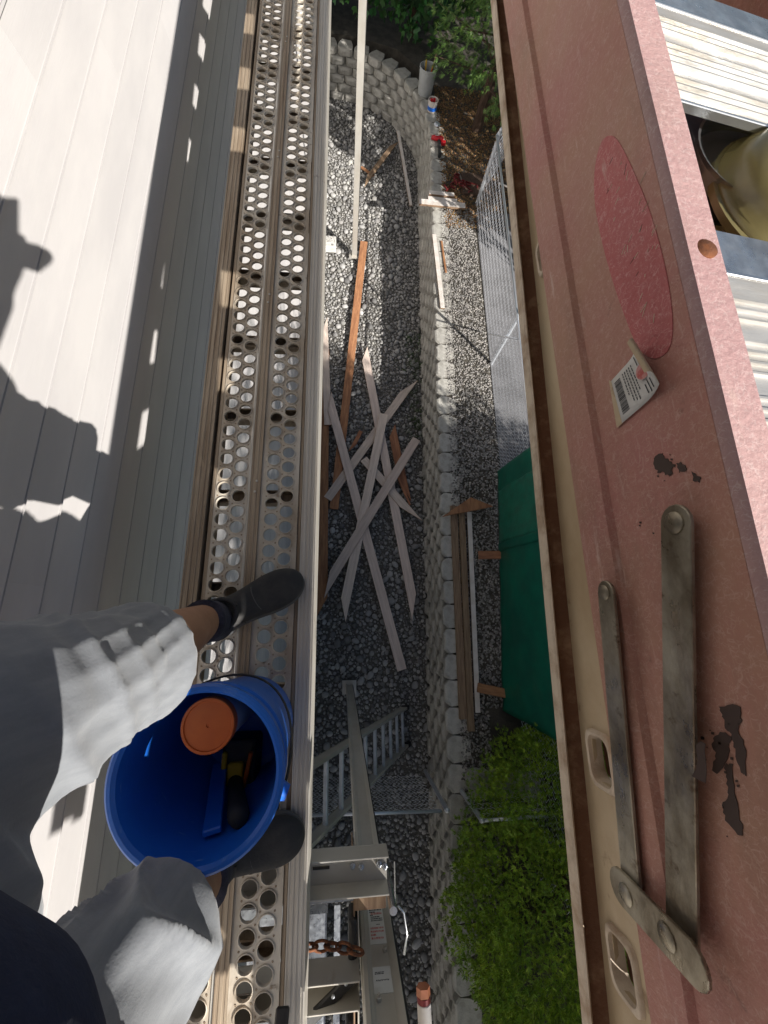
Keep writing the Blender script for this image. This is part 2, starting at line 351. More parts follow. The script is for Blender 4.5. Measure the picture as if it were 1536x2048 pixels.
# centre line of the top course: straight, then a curve to the left at the far end
path = []
y = -4.5
while y < 8.3: path.append(Vector((wall_front_x(y), y))); y += .05
cc = Vector((wall_front_x(8.3) - 1.75, 8.3))
for a in range(0, 88, 2): path.append(cc + Vector((math.cos(R(a)) * 1.75, math.sin(R(a)) * 2.05)))
for a in range(1, 24): path.append(cc + Vector((-.05 * a, 2.05)) + Vector((0, .0)))
acc = [0]
for a, b2 in zip(path[:-1], path[1:]): acc.append(acc[-1] + (b2 - a).length)
def on_path(s):
    i = min(max(int(np.searchsorted(acc, s)) - 1, 0), len(path) - 2); f = (s - acc[i]) / (acc[i + 1] - acc[i])
    p = path[i].lerp(path[i + 1], f); d = (path[i + 1] - path[i]).normalized(); return p, d
nb = 0; NBK = 0; low = MB()
for c_ in range(NC):
    s_ = .05 + (.145 if c_ % 2 else 0)
    setb = (NC - 1 - c_) * .017
    while s_ < acc[-1] - .2:
        p, d = on_path(s_); nrm = Vector((d.y, -d.x))        # away from the yard
        q = p - nrm * setb; T_ = Matrix.Translation((q.x + rng.uniform(-.004, .004), q.y, c_ * CH + .002)) @ Matrix.Rotation(math.atan2(nrm.y, nrm.x) + rng.uniform(-.02, .02), 4, 'Z')
        if c_ == 0 or (p.y < -3.0 and c_ < 4):                 # half-buried or hidden ones
            me_ = bmeshes[(nb * 3 + c_) % 7]; low.add([T_ @ v.co for v in me_.vertices], [f.vertices[:] for f in me_.polygons])
        else:
            o = bpy.data.objects.new('block', bmeshes[(nb * 3 + c_) % 7]); COL.objects.link(o); o.parent = rw; o.matrix_parent_inverse = wmat(rw).inverted(); o.matrix_basis = T_; NBK += 1
        nb += 1
        s_ += .29
o = obj('lower_blocks', low, 'block', rw); o['kind'] = 'stuff'; print('BLOCKS', NBK)
rt = empty('return_wall', (1.7, -1.5, TZ), 'short row of concrete blocks on the terrace beside the bush', 'wall')
for i in range(3):
    o = bpy.data.objects.new('block', bmeshes[i]); COL.objects.link(o); o.parent = rt; o.matrix_parent_inverse = wmat(rt).inverted()
    o.location = (1.5 + .28 * i, -1.62 - .02 * i, TZ - .03); o.rotation_euler = (0, 0, R(-90))

# ------------------------------------------------------------------ cobbles
def stone_mesh(i, sub=2):
    bm = bmesh.new(); bmesh.ops.create_icosphere(bm, subdivisions=sub, radius=1)
    a, b2, c_ = 1 + random.uniform(-.1, .35), 1 + random.uniform(-.25, .1), random.uniform(.5, .72)
    for v in bm.verts:
        n_ = mnoise.noise(v.co * 1.1 + Vector((i * 5.1, 0, 0))) * .28
        v.co = v.co * (1 + n_); v.co = Vector((v.co.x * a, v.co.y * b2, v.co.z * c_))
    m = bpy.data.meshes.new('cobblestone'); bm.to_mesh(m); bm.free()
    m.polygons.foreach_set('use_smooth', [True] * len(m.polygons)); return m
stones = [stone_mesh(i) for i in range(12)]
for m in stones: m.materials.append(MT['cobble'])
cells = {}
placed = []
def try_place(x, y, r_, f=.86):
    ci, cj = int(x / .16), int(y / .16)
    for i in range(ci - 1, ci + 2):
        for j in range(cj - 1, cj + 2):
            for (a, b2, s_) in cells.get((i, j), ()):
                if (a - x) ** 2 + (b2 - y) ** 2 < ((s_ + r_) * f) ** 2: return False
    cells.setdefault((ci, cj), []).append((x, y, r_)); placed.append((x, y, r_)); return True
def in_yard(x, y):
    if y < 8.2: return x < wall_front_x(y) - .07
    return y < 10.35 and (x < .2 or (x - cc.x) ** 2 / 1.75 ** 2 + (y - cc.y) ** 2 / 2.05 ** 2 < .9)
for n_, lo, hi in ((2200, .030, .054), (22000, .018, .030), (42000, .009, .016)):
    for _ in range(n_):
        x, y = rng.uniform(-.62, 1.45), rng.uniform(-4.6, 10.3)
        # the middle of the strip holds a patch of finer gravel
        fine = mnoise.noise(Vector((x * 1.3, y * .7, 4))) + .15
        if lo > .025 and fine > .12 and rng.random() < .75: continue
        if in_yard(x, y): try_place(x, y, rng.uniform(lo, hi))
def vis(s_):
    x, y, r_ = s_
    c_ = RM.T @ np.array([x, y, -CAMZ]); px, py = CX + F * c_[0] / -c_[2], CY - F * c_[1] / -c_[2]
    return (635 < px < 880 and -20 < py < 2060), r_ / -c_[2]
big = sorted([(v[1], s_) for s_ in placed for v in [vis(s_)] if v[0]], reverse=True)[:290]
bigset = {s_ for _, s_ in big}
for _, (x, y, r_) in big:
    o = bpy.data.objects.new('cobblestone', random.choice(stones)); COL.objects.link(o); o.parent = ground
    o.location = (x, y, r_ * .42); o.scale = (r_,) * 3; o.rotation_euler = (rng.uniform(-.25, .25), rng.uniform(-.25, .25), rng.uniform(0, 6.28))
def scatter(name, items, protos, m, parent, zf=.42):
    V = []; Fc = []; off = 0
    PV = []; PF = []
    for pm in protos:
        a = np.empty(len(pm.vertices) * 3); pm.vertices.foreach_get('co', a); PV.append(a.reshape(-1, 3))
        PF.append(np.array([p.vertices[:] for p in pm.polygons]))
    for (x, y, z, r_) in items:
        i = int(rng.integers(len(protos))); a = rng.uniform(0, 6.28); ca, sa = math.cos(a), math.sin(a)
        v = PV[i] * r_; t1 = rng.uniform(-.5, .5)
        v = np.stack([v[:, 0], v[:, 1] * math.cos(t1) - v[:, 2] * math.sin(t1), v[:, 1] * math.sin(t1) + v[:, 2] * math.cos(t1)], 1)
        v = np.stack([v[:, 0] * ca - v[:, 1] * sa, v[:, 0] * sa + v[:, 1] * ca, v[:, 2]], 1) + (x, y, z)
        V.append(v); Fc.append(PF[i] + off); off += len(v)
    V = np.concatenate(V); Fc = np.concatenate(Fc)
    me = bpy.data.meshes.new(name); me.vertices.add(len(V)); me.vertices.foreach_set('co', V.ravel().astype(np.float32))
    nf = len(Fc); me.loops.add(nf * 3); me.loops.foreach_set('vertex_index', Fc.ravel().astype(np.int32))
    me.polygons.add(nf); me.polygons.foreach_set('loop_start', np.arange(0, nf * 3, 3, dtype=np.int32)); me.update(calc_edges=True)
    me.polygons.foreach_set('use_smooth', [True] * nf)
    o = obj(name, me, m, parent); o['kind'] = 'stuff'; return o
bigst = [stone_mesh(i + 30) for i in range(8)]; smallst = [stone_mesh(i + 50, 1) for i in range(8)]
rest = [s_ for s_ in placed if s_ not in bigset]
scatter('cobble_bed', [(x, y, r_ * .42, r_) for x, y, r_ in rest if r_ > .0215], bigst, 'cobbles', ground)
scatter('pebble_bed', [(x, y, r_ * .5, r_) for x, y, r_ in rest if r_ <= .0215], smallst, 'cobbles', ground)
# crushed gravel strip on the terrace behind the wall and mulch further on
gr = []
for _ in range(15000):
    y = rng.uniform(-3, 6.6); x = wall_front_x(y) + rng.uniform(.14, .95)
    if x < 2.13 and not (y < -1.0 and x > 1.7): gr.append((x, y, TZ + .006, rng.uniform(.008, .018)))
scatter('crushed_gravel', gr, smallst, 'gravel', terrace)
ml = []
for _ in range(8000):
    y = rng.uniform(6.2, 9.6); x = rng.uniform(1.62, 3.1); ml.append((x, y, TZ + .006, rng.uniform(.007, .018)))
scatter('bark_mulch', ml, smallst, 'bark', terrace)
# ------------------------------------------------------------------ scaffold plank (aluminium stage)
PZ = 4.65; PY0, PY1 = -2.6, 8.2
pl = empty('scaffold_plank', (-.228, 0, 4.55), 'long perforated aluminium scaffold plank under the feet and blue bucket', 'scaffold plank')
def strip(name, prof, m, y0=PY0, y1=PY1, parent=pl, seg=1, bev=.0012):
    mb = MB(); mb.prism(prof, (0, 0, 0), (1, 0, 0), (0, 0, 1), (0, 1, 0), y0, y1); return obj(name, mb, m, parent, bev=bev)
# outer (right) rail: ridged top
def ridged(x0, x1, zt, zb, n=4, d=.0018):
    pts = [(x0, zb)]; wd = (x1 - x0)
    pts.append((x0, zt))
    for i in range(n):
        a = x0 + wd * (i + .5) / n; h = wd / n * .17
        pts += [(a - h * 1.5, zt), (a - h, zt - d), (a + h, zt - d), (a + h * 1.5, zt)]
    pts += [(x1, zt), (x1, zb)]; return pts
strip('side_rail', ridged(-.111, -.071, PZ + .004, 4.54), 'rail', bev=0)
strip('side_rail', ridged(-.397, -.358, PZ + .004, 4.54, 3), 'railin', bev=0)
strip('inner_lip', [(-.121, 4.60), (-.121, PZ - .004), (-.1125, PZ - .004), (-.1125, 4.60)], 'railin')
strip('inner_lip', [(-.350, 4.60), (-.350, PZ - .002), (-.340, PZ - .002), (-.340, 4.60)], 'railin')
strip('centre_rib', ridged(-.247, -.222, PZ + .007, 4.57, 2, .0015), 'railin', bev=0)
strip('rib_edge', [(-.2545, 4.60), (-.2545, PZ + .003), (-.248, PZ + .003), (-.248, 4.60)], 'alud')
HP, HR = .0424, .0170
def deck(xa, xb):
    """perforated sheet: two staggered columns of flanged holes"""
    mb = MB(); n = 16; x_lo, x_hi = xa, xb; wx = .0392; mid_ = (xa + xb) / 2; xa, xb = mid_ - wx, mid_ + wx
    for (u0, u1) in ((x_lo, xa), (xb, x_hi)): mb.add([(u0, PY0, PZ), (u1, PY0, PZ), (u1, PY1, PZ), (u0, PY1, PZ)], [(0, 1, 2, 3)])
    for col in range(2):
        cx = xa + wx * (col + .5); yoff = PY0 + (HP / 2 if col else 0)
        cnt = int((PY1 - PY0) / HP) - 1
        for i in range(cnt):
            cy = yoff + HP * (i + .5) + .004; hx, hy = wx / 2, HP / 2
            V = []; Fs = []
            sq = []
            for j in range(n):                       # outline of the cell
                a = 2 * math.pi * j / n; ca, sa = math.cos(a), math.sin(a); s_ = min(hx / abs(ca) if abs(ca) > 1e-6 else 9, hy / abs(sa) if abs(sa) > 1e-6 else 9)
                V.append((cx + ca * s_, cy + sa * s_, PZ))
            # snap corners
            for jx in (1, 3, 5, 7):
                j = jx * n // 8; a = 2 * math.pi * j / n
                V[j] = (cx + math.copysign(hx, math.cos(a)), cy + math.copysign(hy, math.sin(a)), PZ)
            for r_, z in ((HR + .0024, PZ), (HR + .0016, PZ + .0030), (HR + .0003, PZ + .0034), (HR - .0006, PZ + .0022), (HR - .0006, PZ - .005)):
                for j in range(n):
                    a = 2 * math.pi * j / n; V.append((cx + math.cos(a) * r_, cy + math.sin(a) * r_, z))
            for k_ in range(5):
                for j in range(n): Fs.append((k_ * n + j, k_ * n + (j + 1) % n, (k_ + 1) * n + (j + 1) % n, (k_ + 1) * n + j))
            mb.add(V, Fs)
    o = obj('deck_sheet', mb.mesh('deck_sheet'), 'deck', pl, auto=40)
    # small drain pips between the holes
    pp = MB()
    for i in range(int((PY1 - PY0) / HP) - 2):
        for sx in (-1, 1):
            for col in range(2):
                cx = xa + wx * (col + .5) + sx * .0150; cy = PY0 + HP * (i + 1) + .004 + (HP / 2 if col else 0)
                if -1 < cy < 2.6: pp.lathe([(.0024, PZ + .0004), (.0018, PZ + .0012), (.0010, PZ + .0006)], 6, (cx, cy, 0))
    pb = obj('grip_pips', pp, 'railin', o); pb['kind'] = 'stuff'
deck(-.3395, -.2555); deck(-.2215, -.1215)
for i, yy in enumerate(np.arange(PY0 + .12, PY1, .255)):
    mb = MB(); mb.box(-.358, -.111, yy, yy + .038, 4.565, 4.571); mb.box(-.358, -.111, yy, yy + .004, 4.571, 4.60); mb.box(-.358, -.111, yy + .034, yy + .038, 4.571, 4.60)
    obj('cross_brace', mb, 'railin', pl)
for yy in np.arange(-2.1, 7.8, .61):
    for a in (.0, .03): mb = MB(); mb.lathe([(.0032, PZ + .004), (.0032, PZ + .0052), (.0015, PZ + .006)], 8, (-.235 + a * .1, yy + a, .0035)); obj('rivet', mb, 'alud', pl)

# ------------------------------------------------------------------ pump poles
def pole(x0, y0, ztop, name, label):
    e = empty(name, (x0 + .04, y0 - .045, 0), label, 'scaffold pole')
    w_, d_ = .083, .088
    prof = [(x0, 0), (x0 + .012, 0), (x0 + .013, -.011), (x0 + .020, -.013), (x0 + .023, -.016), (x0 + .066, -.016), (x0 + .070, -.011), (x0 + w_, 0), (x0 + w_, -d_), (x0, -d_)]
    mb = MB(); mb.prism([(a, y0 + b2) for a, b2 in prof], (0, 0, 0), (1, 0, 0), (0, 1, 0), (0, 0, 1), .02, ztop); obj('channel', mb, 'alud', e, bev=.0015)
    mb = MB(); mb.box(x0 + w_ + .0005, x0 + w_ + .008, y0 - d_ + .006, y0 - .02, .03, ztop - .02); obj('rubber_strip', mb, 'rubber', e)
    mb = MB(); mb.box(x0 - .05, x0 + w_ + .05, y0 - d_ - .04, y0 + .04, .06, .072); obj('base_plate', mb, 'alud', e)
    return e
NPX, NPY = .053, -.775
np_ = pole(NPX, NPY, 7.2, 'pump_pole', 'dull aluminium scaffold pole with paper stickers near the person')
fp = pole(.118, 6.30, 7.2, 'pump_pole', 'tall pale aluminium scaffold pole rising from the sunlit cobbles')

# stickers on the near pole: face y = NPY - .016
def sticker(z_lo, z_hi, x0, x1):
    mb = MB(); yf = NPY - .0157; mb.box(x0, x1, yf, yf + .0005, z_lo, z_hi); return obj('sticker', mb, 'label', np_)
def zon(py): # z on the pole face for an image row near x = .09
    r = ray(745, py); t_ = (NPY - .016) / r[1]; return CAMZ + r[2] * t_
s1 = sticker(zon(1772), zon(1890), NPX + .0235, NPX + .0655); s2 = sticker(zon(1936), zon(1990), NPX + .0235, NPX + .0655)
def bars(parent, z_lo, z_hi, rows, m, x0, x1, seed):
    r_ = random.Random(seed); mb = MB(); yf = NPY - .0150
    for i in range(rows):
        z = z_lo + (z_hi - z_lo) * (i + .5) / rows; h = (z_hi - z_lo) / rows * .28; x = x0 + r_.uniform(0, .002)
        while x < x1 - .001:
            l = r_.uniform(.0012, .005); mb.box(x, min(x + l, x1), yf, yf + .0002, z - h, z + h); x += l + r_.uniform(.0005, .0012)
            if r_.random() < .06: break
    return obj('print', mb, m, parent)
za, zb_ = zon(1772), zon(1890); H_ = zb_ - za; X0, X1 = NPX + .027, NPX + .062
mb = MB()
x = X0 + .012
while x < X1 - .008: l = random.uniform(.0003, .0012); mb.box(x, x + l, NPY - .015, NPY - .0148, za + H_ * .05, za + H_ * .12); x += l + random.uniform(.0003, .0008)
obj('barcode', mb, 'ink', s1)
bars(s1, za + H_ * .15, za + H_ * .34, 5, 'ink', X0 + .002, X1 - .003, 1); bars(s1, za + H_ * .38, za + H_ * .52, 4, 'ink', X0, X1, 2)
bars(s1, za + H_ * .54, za + H_ * .66, 4, 'ink', X0 + .002, X1, 3); bars(s1, za + H_ * .50, za + H_ * .56, 1, 'inkred', X0 + .004, X1, 9)
bars(s1, za + H_ * .74, za + H_ * .94, 4, 'inkred', X0, X1, 4); bars(s1, za + H_ * .70, za + H_ * .72, 1, 'ink', X0 + .016, X1, 5)
def text(body, size, mtx, m, parent, name='lettering', ext=.0002):
    cu = bpy.data.curves.new('t', 'FONT'); cu.body = body; cu.size = size; cu.align_x = 'CENTER'; cu.align_y = 'CENTER'; cu.extrude = ext
    o = bpy.data.objects.new('t', cu); COL.objects.link(o); bpy.context.view_layer.update()
    me = bpy.data.meshes.new_from_object(o.evaluated_get(bpy.context.evaluated_depsgraph_get())); bpy.data.objects.remove(o)
    me.transform(mtx); q = obj(name, me, m, parent); return q
# the second sticker is upside down to the viewer
zc2 = (zon(1936) + zon(1990)) / 2
rot = Matrix(((1, 0, 0), (0, 0, -1), (0, 1, 0))).to_4x4()            # text plane x,z facing -y
rot = Matrix(((1, 0, 0), (0, 0, 1), (0, -1, 0))).to_4x4()            # facing +y, upside down seen from above
text('Alum-A-Pole', .0058, Matrix.Translation((NPX + .0445, NPY - .0148, zc2 + .002)) @ Matrix(((-1, 0, 0), (0, 0, 1), (0, 1, 0))).to_4x4(), 'ink', s2)
bars(s2, zc2 - .022, zc2 - .014, 2, 'ink', X0, X1 - .012, 6)
for (zz, xx) in ((zon(1905), NPX + .058), (zon(2003), NPX + .032)):
    mb = MB(); mb.lathe([(.006, 0), (.006, .006), (.0035, .007), (.0035, .012)], 6, (xx, NPY - .016, zz), ((1, 0, 0), (0, 0, -1), (0, 1, 0))); obj('bolt', mb, 'alud', np_)

# pump jack carriage on the near pole
pj = empty('pump_jack', (.05, -.75, 4.4), 'metal pump jack carriage clamped on the near pole holding the plank', 'pump jack')
def U(y0, y1, x0, x1, zf, zt, m, th=.004, name='arm'):
    mb = MB(); mb.box(x0, x1, y0, y1, zf - th, zf); mb.box(x0, x1, y0, y0 + th, zf, zt); mb.box(x0, x1, y1 - th, y1, zf, zt); return obj(name, mb, m, pj, bev=.001)
U(-.640, -.560, -.40, .118, 4.472, 4.530, 'alud')
U(-.850, -.795, -.40, .046, 4.455, 4.530, 'alud')
mb = MB(); mb.box(-.40, .035, -.690, -.643, 4.440, 4.446); obj('ledge', mb, 'galv', pj, bev=.001)
mb = MB(); mb.box(-.40, .046, -.905, -.853, 4.440, 4.446); obj('ledge', mb, 'galv', pj, bev=.001)
mb = MB(); mb.box(.035, .115, -.700, -.642, 4.40, 4.468); obj('gusset', mb, 'greyw', pj, bev=.002)
for xx, yy in ((.03, -.600), (.052, -.604), (.098, -.600), (.112, -.606)):
    mb = MB(); mb.lathe([(.0075, 4.472), (.0075, 4.479), (.0045, 4.480), (.0045, 4.487), (.002, 4.488)], 6, (xx, yy, 0)); obj('bolt', mb, 'galv', pj)
for y0 in (-.60, -.825):
    mb = MB(); mb.box(-.07, -.028, y0 - .003, y0 + .003, 4.457 if y0 < -.7 else 4.4735, 4.459 if y0 < -.7 else 4.4755); obj('slot_shade', mb, 'black', pj)  # no opening is cut: black strips paint in the slots' shade
mb = MB(); mb.box(-.40, -.035, -.79, -.70, 4.30, 4.305); obj('brake_plate', mb, 'galv', pj)
mb = MB(); mb.box(-.012, .012, -.80, -.69, 4.20, 4.205); obj('grip_mesh', mb, 'galv', pj)
mb = MB(); mb.box(.020, .042, -.840, -.715, 4.40, 4.47); obj('roller_block', mb, 'black', pj, bev=.008, seg=2)
mb = MB(); mb.tube([(.126, -.668, 4.37), (.126, -.668, 4.535)], .0095, 14); obj('roller', mb, 'alus', pj, auto=50)
mb = MB(); mb.bar((.14, -.69, 4.46), (.155, -.74, 4.36), .016, .003, (1, 0, .3)); mb.bar((.140, -.69, 4.46), (.150, -.655, 4.37), .014, .003, (1, 0, .3)); obj('latch', mb, 'alus', pj)
mb = MB(); mb.tube([(.152, -.735, 4.40), (.168, -.75, 4.40), (.176, -.80, 4.395), (.168, -.845, 4.39)], .0035, 8); obj('wire_handle', mb, 'alus', pj, smooth=True)
for side in (0, 1):
    mb = MB(); x_ = NPX - .010 - .010 * side; mb.box(x_, x_ + .004, -1.05, -.645, 4.20 - .0 * side, 4.46); obj('side_plate', mb, 'greyw' if side else 'alud', pj, bev=.001)
mb = MB(); mb.bar(at(585, 2075, 4.53), at(712, 1948, 4.485), .024, .012); obj('foot_lever', mb, 'black', pj, bev=.003)
mb = MB(); mb.bar(at(566, 2012, 4.68), at(560, 2080, 4.70), .026, .014); obj('lever_handle', mb, 'black', pj, bev=.003)
for q in range(3):
    mb = MB(); a = at(640 + 26 * q, 2018 - 26 * q, 4.512); mb.lathe([(.004, 0), (.004, .004), (.001, .006)], 8, a + Vector((.0, .0, .0))); obj('rivet', mb, 'galv', pj)
mb = MB(); mb.box(.015, .046, -1.06, -.935, 4.30, 4.44); obj('crank_box', mb, 'black', pj, bev=.006, seg=2)
mb = MB(); mb.box(-.30, -.045, -1.30, -.91, 4.02, 4.03); mb.box(-.02, .0, -1.3, -.91, 4.05, 4.06); obj('tread_plate', mb, 'galv', pj)
ch = empty('chain', (-.02, -.74, 4.46), 'rusty steel chain hanging between plank edge and pole', 'chain')
pts = [Vector((-.085 + .027 * i, -.733 - .004 * i, 4.515 - .012 * math.sin(i / 5 * math.pi))) for i in range(6)]
for i, p in enumerate(pts[:-1]):
    q = pts[i + 1]; d = (q - p).normalized(); s_ = Vector((0, 1, 0)) if i % 2 else Vector((0, 0, 1)); s_ = (s_ - d * s_.dot(d)).normalized()
    c_ = (p + q) / 2; ring = []
    for j in range(17):
        a = 2 * math.pi * j / 16; ring.append(c_ + d * (.019 * math.cos(a)) + s_ * (.0105 * math.sin(a)))
    mb = MB(); mb.tube(ring, .0036, 6, caps=False, ref=tuple(d.cross(s_))); obj('link', mb, 'rust', ch, smooth=True)

# ------------------------------------------------------------------ leaning ladder under the plank
la = empty('leaning_ladder', (.82, -1.3, 0), 'aluminium ladder leaning against the house under the plank', 'ladder')
A0, A1 = Vector((.82, -1.09, .07)), Vector((-.60, -.826, 3.75)); off = Vector((.0, -.43, 0))
dirl = (A1 - A0).normalized(); nl = dirl.cross(Vector((0, 1, 0))).normalized()
for o_ in (Vector(), off):
    mb = MB(); mb.bar(A0 + o_, A1 + o_, .028, .075, nl); s_ = obj('rail', mb, 'alud', la, bev=.002)
    mb = MB(); sgn = -1 if o_.length == 0 else 1
    mb.bar(A0 + o_ + nl * .034, A1 + o_ + nl * .034, .034, .006, nl); obj('rail_lip', mb, 'alu', la)
    mb = MB(); mb.bar(A0 + o_ - dirl * .06, A0 + o_ + dirl * .05, .05, .09, nl); obj('rubber_foot', mb, 'rubber', la, bev=.004)
Ln = (A1 - A0).length
for i in range(1, int(Ln / .3) + 1):
    p = A0 + dirl * (.3 * i - .12); mb = MB(); mb.bar(p, p + off, .034, .030, nl); obj('rung', mb, 'aluw', la, bev=.004)
    mb = MB()
# ------------------------------------------------------------------ chain link fences
def chain_link(mb, o, u, L, H, p=.050, r=.0025):
    o = Vector(o); u = Vector(u).normalized(); nrm = u.cross(Vector((0, 0, 1)))
    for i in range(int(L / p)):
        pts = []
        for k_ in range(int(H / p) + 1):
            pts.append(o + u * ((i + (k_ % 2)) * p) + Vector((0, 0, k_ * p)) + nrm * (.003 * (1 if (k_ + i) % 2 else -1)))
        mb.tube(pts, r, 3, caps=False, ref=tuple(nrm))
def fence(name, label, o, u, L, z0, H, posts, rail=True, r=.019):
    e = empty(name, (o[0], o[1], z0), label, 'fence')
    u = Vector(u).normalized(); mb = MB(); chain_link(mb, (o[0], o[1], z0 + .03), u, L, H - .05); q = obj('wire_mesh', mb, 'wire', e); q['kind'] = 'stuff'
    if rail: mb = MB(); mb.tube([Vector((o[0], o[1], z0 + H)), Vector((o[0], o[1], z0 + H)) + u * L], r * .85, 10); obj('top_rail', mb, 'wire', e, smooth=True)
    for s_ in posts:
        p = Vector((o[0], o[1], z0 - .1)) + u * s_ + u.cross(Vector((0, 0, 1))) * -.035
        mb = MB(); mb.tube([p, p + Vector((0, 0, H + .16))], r * 1.25, 12); q = obj('post', mb, 'wire', e, auto=60)
        mb = MB(); mb.lathe([(r * 1.4, 0), (r * 1.4, .02), (r * .9, .04), (0, .048)], 12, p + Vector((0, 0, H + .16))); obj('post_cap', mb, 'wire', q, smooth=True)
    return e
fu = Vector((2.05 - 2.17, -2.6 - 6.75, 0))
FE = fence('chain_link_fence', 'long chain-link fence on the terrace beyond the gravel strip', (2.17, 6.75), fu, fu.length, TZ, 1.0, (0.0, 3.1, 6.2))
p0 = Vector((2.17, 6.75)); ud = fu.normalized()
mb = MB(); a = Vector((2.115, 3.3, TZ + .98)); mb.tube([a, Vector((2.125, 4.1, TZ + .1))], .011, 8); obj('brace', mb, 'wire', FE, smooth=True)
fence('chain_link_fence', 'chain-link fence running from the corner post to the upper right trees', (2.17, 6.75), (.55, 1, 0), 3.0, TZ, 1.0, (2.9,))
GF = fence('wire_gate', 'dim chain-link gate across the cobbles between house and retaining wall', (-.6, -1.83), (1, -.03, 0), 1.62, .02, 1.02, (1.66,))
mb = MB(); mb.tube([(1.08, -1.93, .92), (1.08, -1.86, .92)], .012, 8); mb.lathe([(.02, 0), (.02, .05), (.01, .06)], 10, (1.09, -1.90, .90)); obj('latch', mb, 'alus', GF)
fence('chain_link_fence', 'short chain-link fence piece beside the bush at the terrace edge', (1.32, -1.86), (1, 0, 0), .75, TZ, .6, (.0,))

# ------------------------------------------------------------------ green tarp
def tarpP(f, g_, off=0.):
    y = -1.02 + f * 2.95
    lo = Vector((1.85 + .225 * f, y, TZ + .06)); hi = Vector((2.03 + .066 * f, y - .06 * f, TZ + 1.045)); p = lo.lerp(hi, g_)
    env = min(1, 6 * f, 6 * (1 - f))
    p.x += env * (.022 * math.sin(f * 9) * math.sin(g_ * 3.1) - .03 * math.sin(math.pi * g_)) + .014 * mnoise.noise(Vector((f * 12, g_ * 4, 0))) + .006 * mnoise.noise(Vector((f * 30, g_ * 9, 4))) - off
    p.y += .015 * mnoise.noise(Vector((g_ * 5, f * 3, 7))) - (.10 * g_ if f < .02 else 0)
    return p
def tarpgrid(f0, f1, g0, g1, nu, nv, off):
    mb = MB(); V = [tarpP(f0 + (f1 - f0) * i / nu, g0 + (g1 - g0) * j / nv, off) for i in range(nu + 1) for j in range(nv + 1)]
    mb.add(V, [(i * (nv + 1) + j, i * (nv + 1) + j + 1, (i + 1) * (nv + 1) + j + 1, (i + 1) * (nv + 1) + j) for i in range(nu) for j in range(nv)]); return mb
tp = top('green_tarp', tarpgrid(0, 1, 0, 1, 60, 24, 0), 'tarp', 'dark green tarp hung over the chain-link fence', 'tarp', smooth=True)
tp.modifiers.new('solid', 'SOLIDIFY').thickness = .004
o = obj('patch', tarpgrid(.66, .90, .03, .97, 18, 24, .006), 'tarpin', tp, smooth=True); o.modifiers.new('solid', 'SOLIDIFY').thickness = .002
o = obj('seam_band', tarpgrid(.625, .662, .0, 1, 4, 24, .009), 'tarp', tp, smooth=True); o.modifiers.new('solid', 'SOLIDIFY').thickness = .003
def lumber(name, p, q, wd, th, m, label, cat='board', point=(0, 0), group=None, z=None, roll=0.):
    p = Vector(p); q = Vector(q); d = q - p; L = d.length; d.normalize(); s_ = d.cross(Vector((0, 0, 1))).normalized(); u = s_.cross(d)
    s2_ = s_ * math.cos(roll) + u * math.sin(roll); u = s2_.cross(d); h = wd / 2
    poly = []
    a, b2 = point
    poly += [(0 if a >= 0 else abs(a), -h), (L if b2 >= 0 else L - abs(b2), -h), (L - (b2 if b2 > 0 else 0), h), ((a if a > 0 else 0), h)]
    c_ = (p + q) / 2
    mb = MB(); mb.prism([(x - L / 2, y) for x, y in poly], (0, 0, 0), (0, 1, 0), (1, 0, 0), (0, 0, 1), -th / 2, th / 2)
    o = obj(name, mb, m, bev=.0015)
    if m in ('prim', 'white'):
        o.data.materials.append(MT['cedar' if m == 'prim' else 'greyw'])
        for f in o.data.polygons:
            if abs(f.normal.z) < .5: f.material_index = 1
    o.matrix_world = Matrix.Translation(c_) @ Matrix((s2_, d, u)).transposed().to_4x4()
    return tag(o, label, cat, group)
for (y, z, nm) in ((.78, .13, 'upper'), (-.76, .12, 'lower')):
    x0 = 1.70 if y > 0 else 1.56
    lumber('stake', (x0, y, TZ + .10), (2.0, y - (.0 if y > 0 else .1), TZ + .10), .10, .036, 'cedar', 'short cedar board poking from under the green tarp, %s of the two' % nm, 'board')

# ------------------------------------------------------------------ boards on the cobbles
def B(px0, py0, px1, py1, z, wd, m, label, point=(0, 0), th=.019, name='board', z1=None, roll=0.):
    return lumber(name, at(px0, py0, z), at(px1, py1, z if z1 is None else z1), wd, th, m, label, 'board', point, roll=roll)
B(728, 484, 668, 1018, .085, .125, 'cedar', 'longest reddish cedar board running diagonally from the sunlit cobbles', th=.03)
B(648, 700, 642, 1240, .09, .17, 'cedar', 'orange cedar board lying along the scaffold plank edge', th=.03, point=(0, -.3))
B(648, 634, 656, 850, .125, .11, 'prim', 'sunlit pinkish board with a pointed tip beside the scaffold plank', point=(.35, 0))
B(655, 785, 804, 1340, .15, .127, 'prim', 'long pinkish primed board with a square lower end, lowest in the pile', point=(.3, 0))
B(727, 694, 833, 1240, .115, .127, 'prim', 'pinkish board with its pointed upper tip in the sun, in the crossed pile', point=(.25, -.35))
B(829, 757, 655, 998, .10, .125, 'prim', 'pinkish board pointing at the retaining wall, under the crossed pile', point=(.35, 0))
B(768, 828, 682, 1243, .172, .127, 'prim', 'pinkish board with a pointed lower end crossing the long square-ended one', point=(0, .3))
B(833, 878, 640, 1192, .198, .127, 'prim', 'topmost pinkish board of the crossed pile, slanting to the lower left', point=(0, .35))
B(727, 918, 838, 1046, .135, .12, 'prim', 'short pinkish board with a pointed end near the retaining wall', point=(0, .35))
B(782, 850, 814, 1004, .085, .13, 'cedar', 'short orange cedar offcut between the pile and the wall', point=(.2, .3))
B(796, 955, 820, 1010, .12, .03, 'cedar', 'thin cedar splinter beside the orange offcut', th=.012)
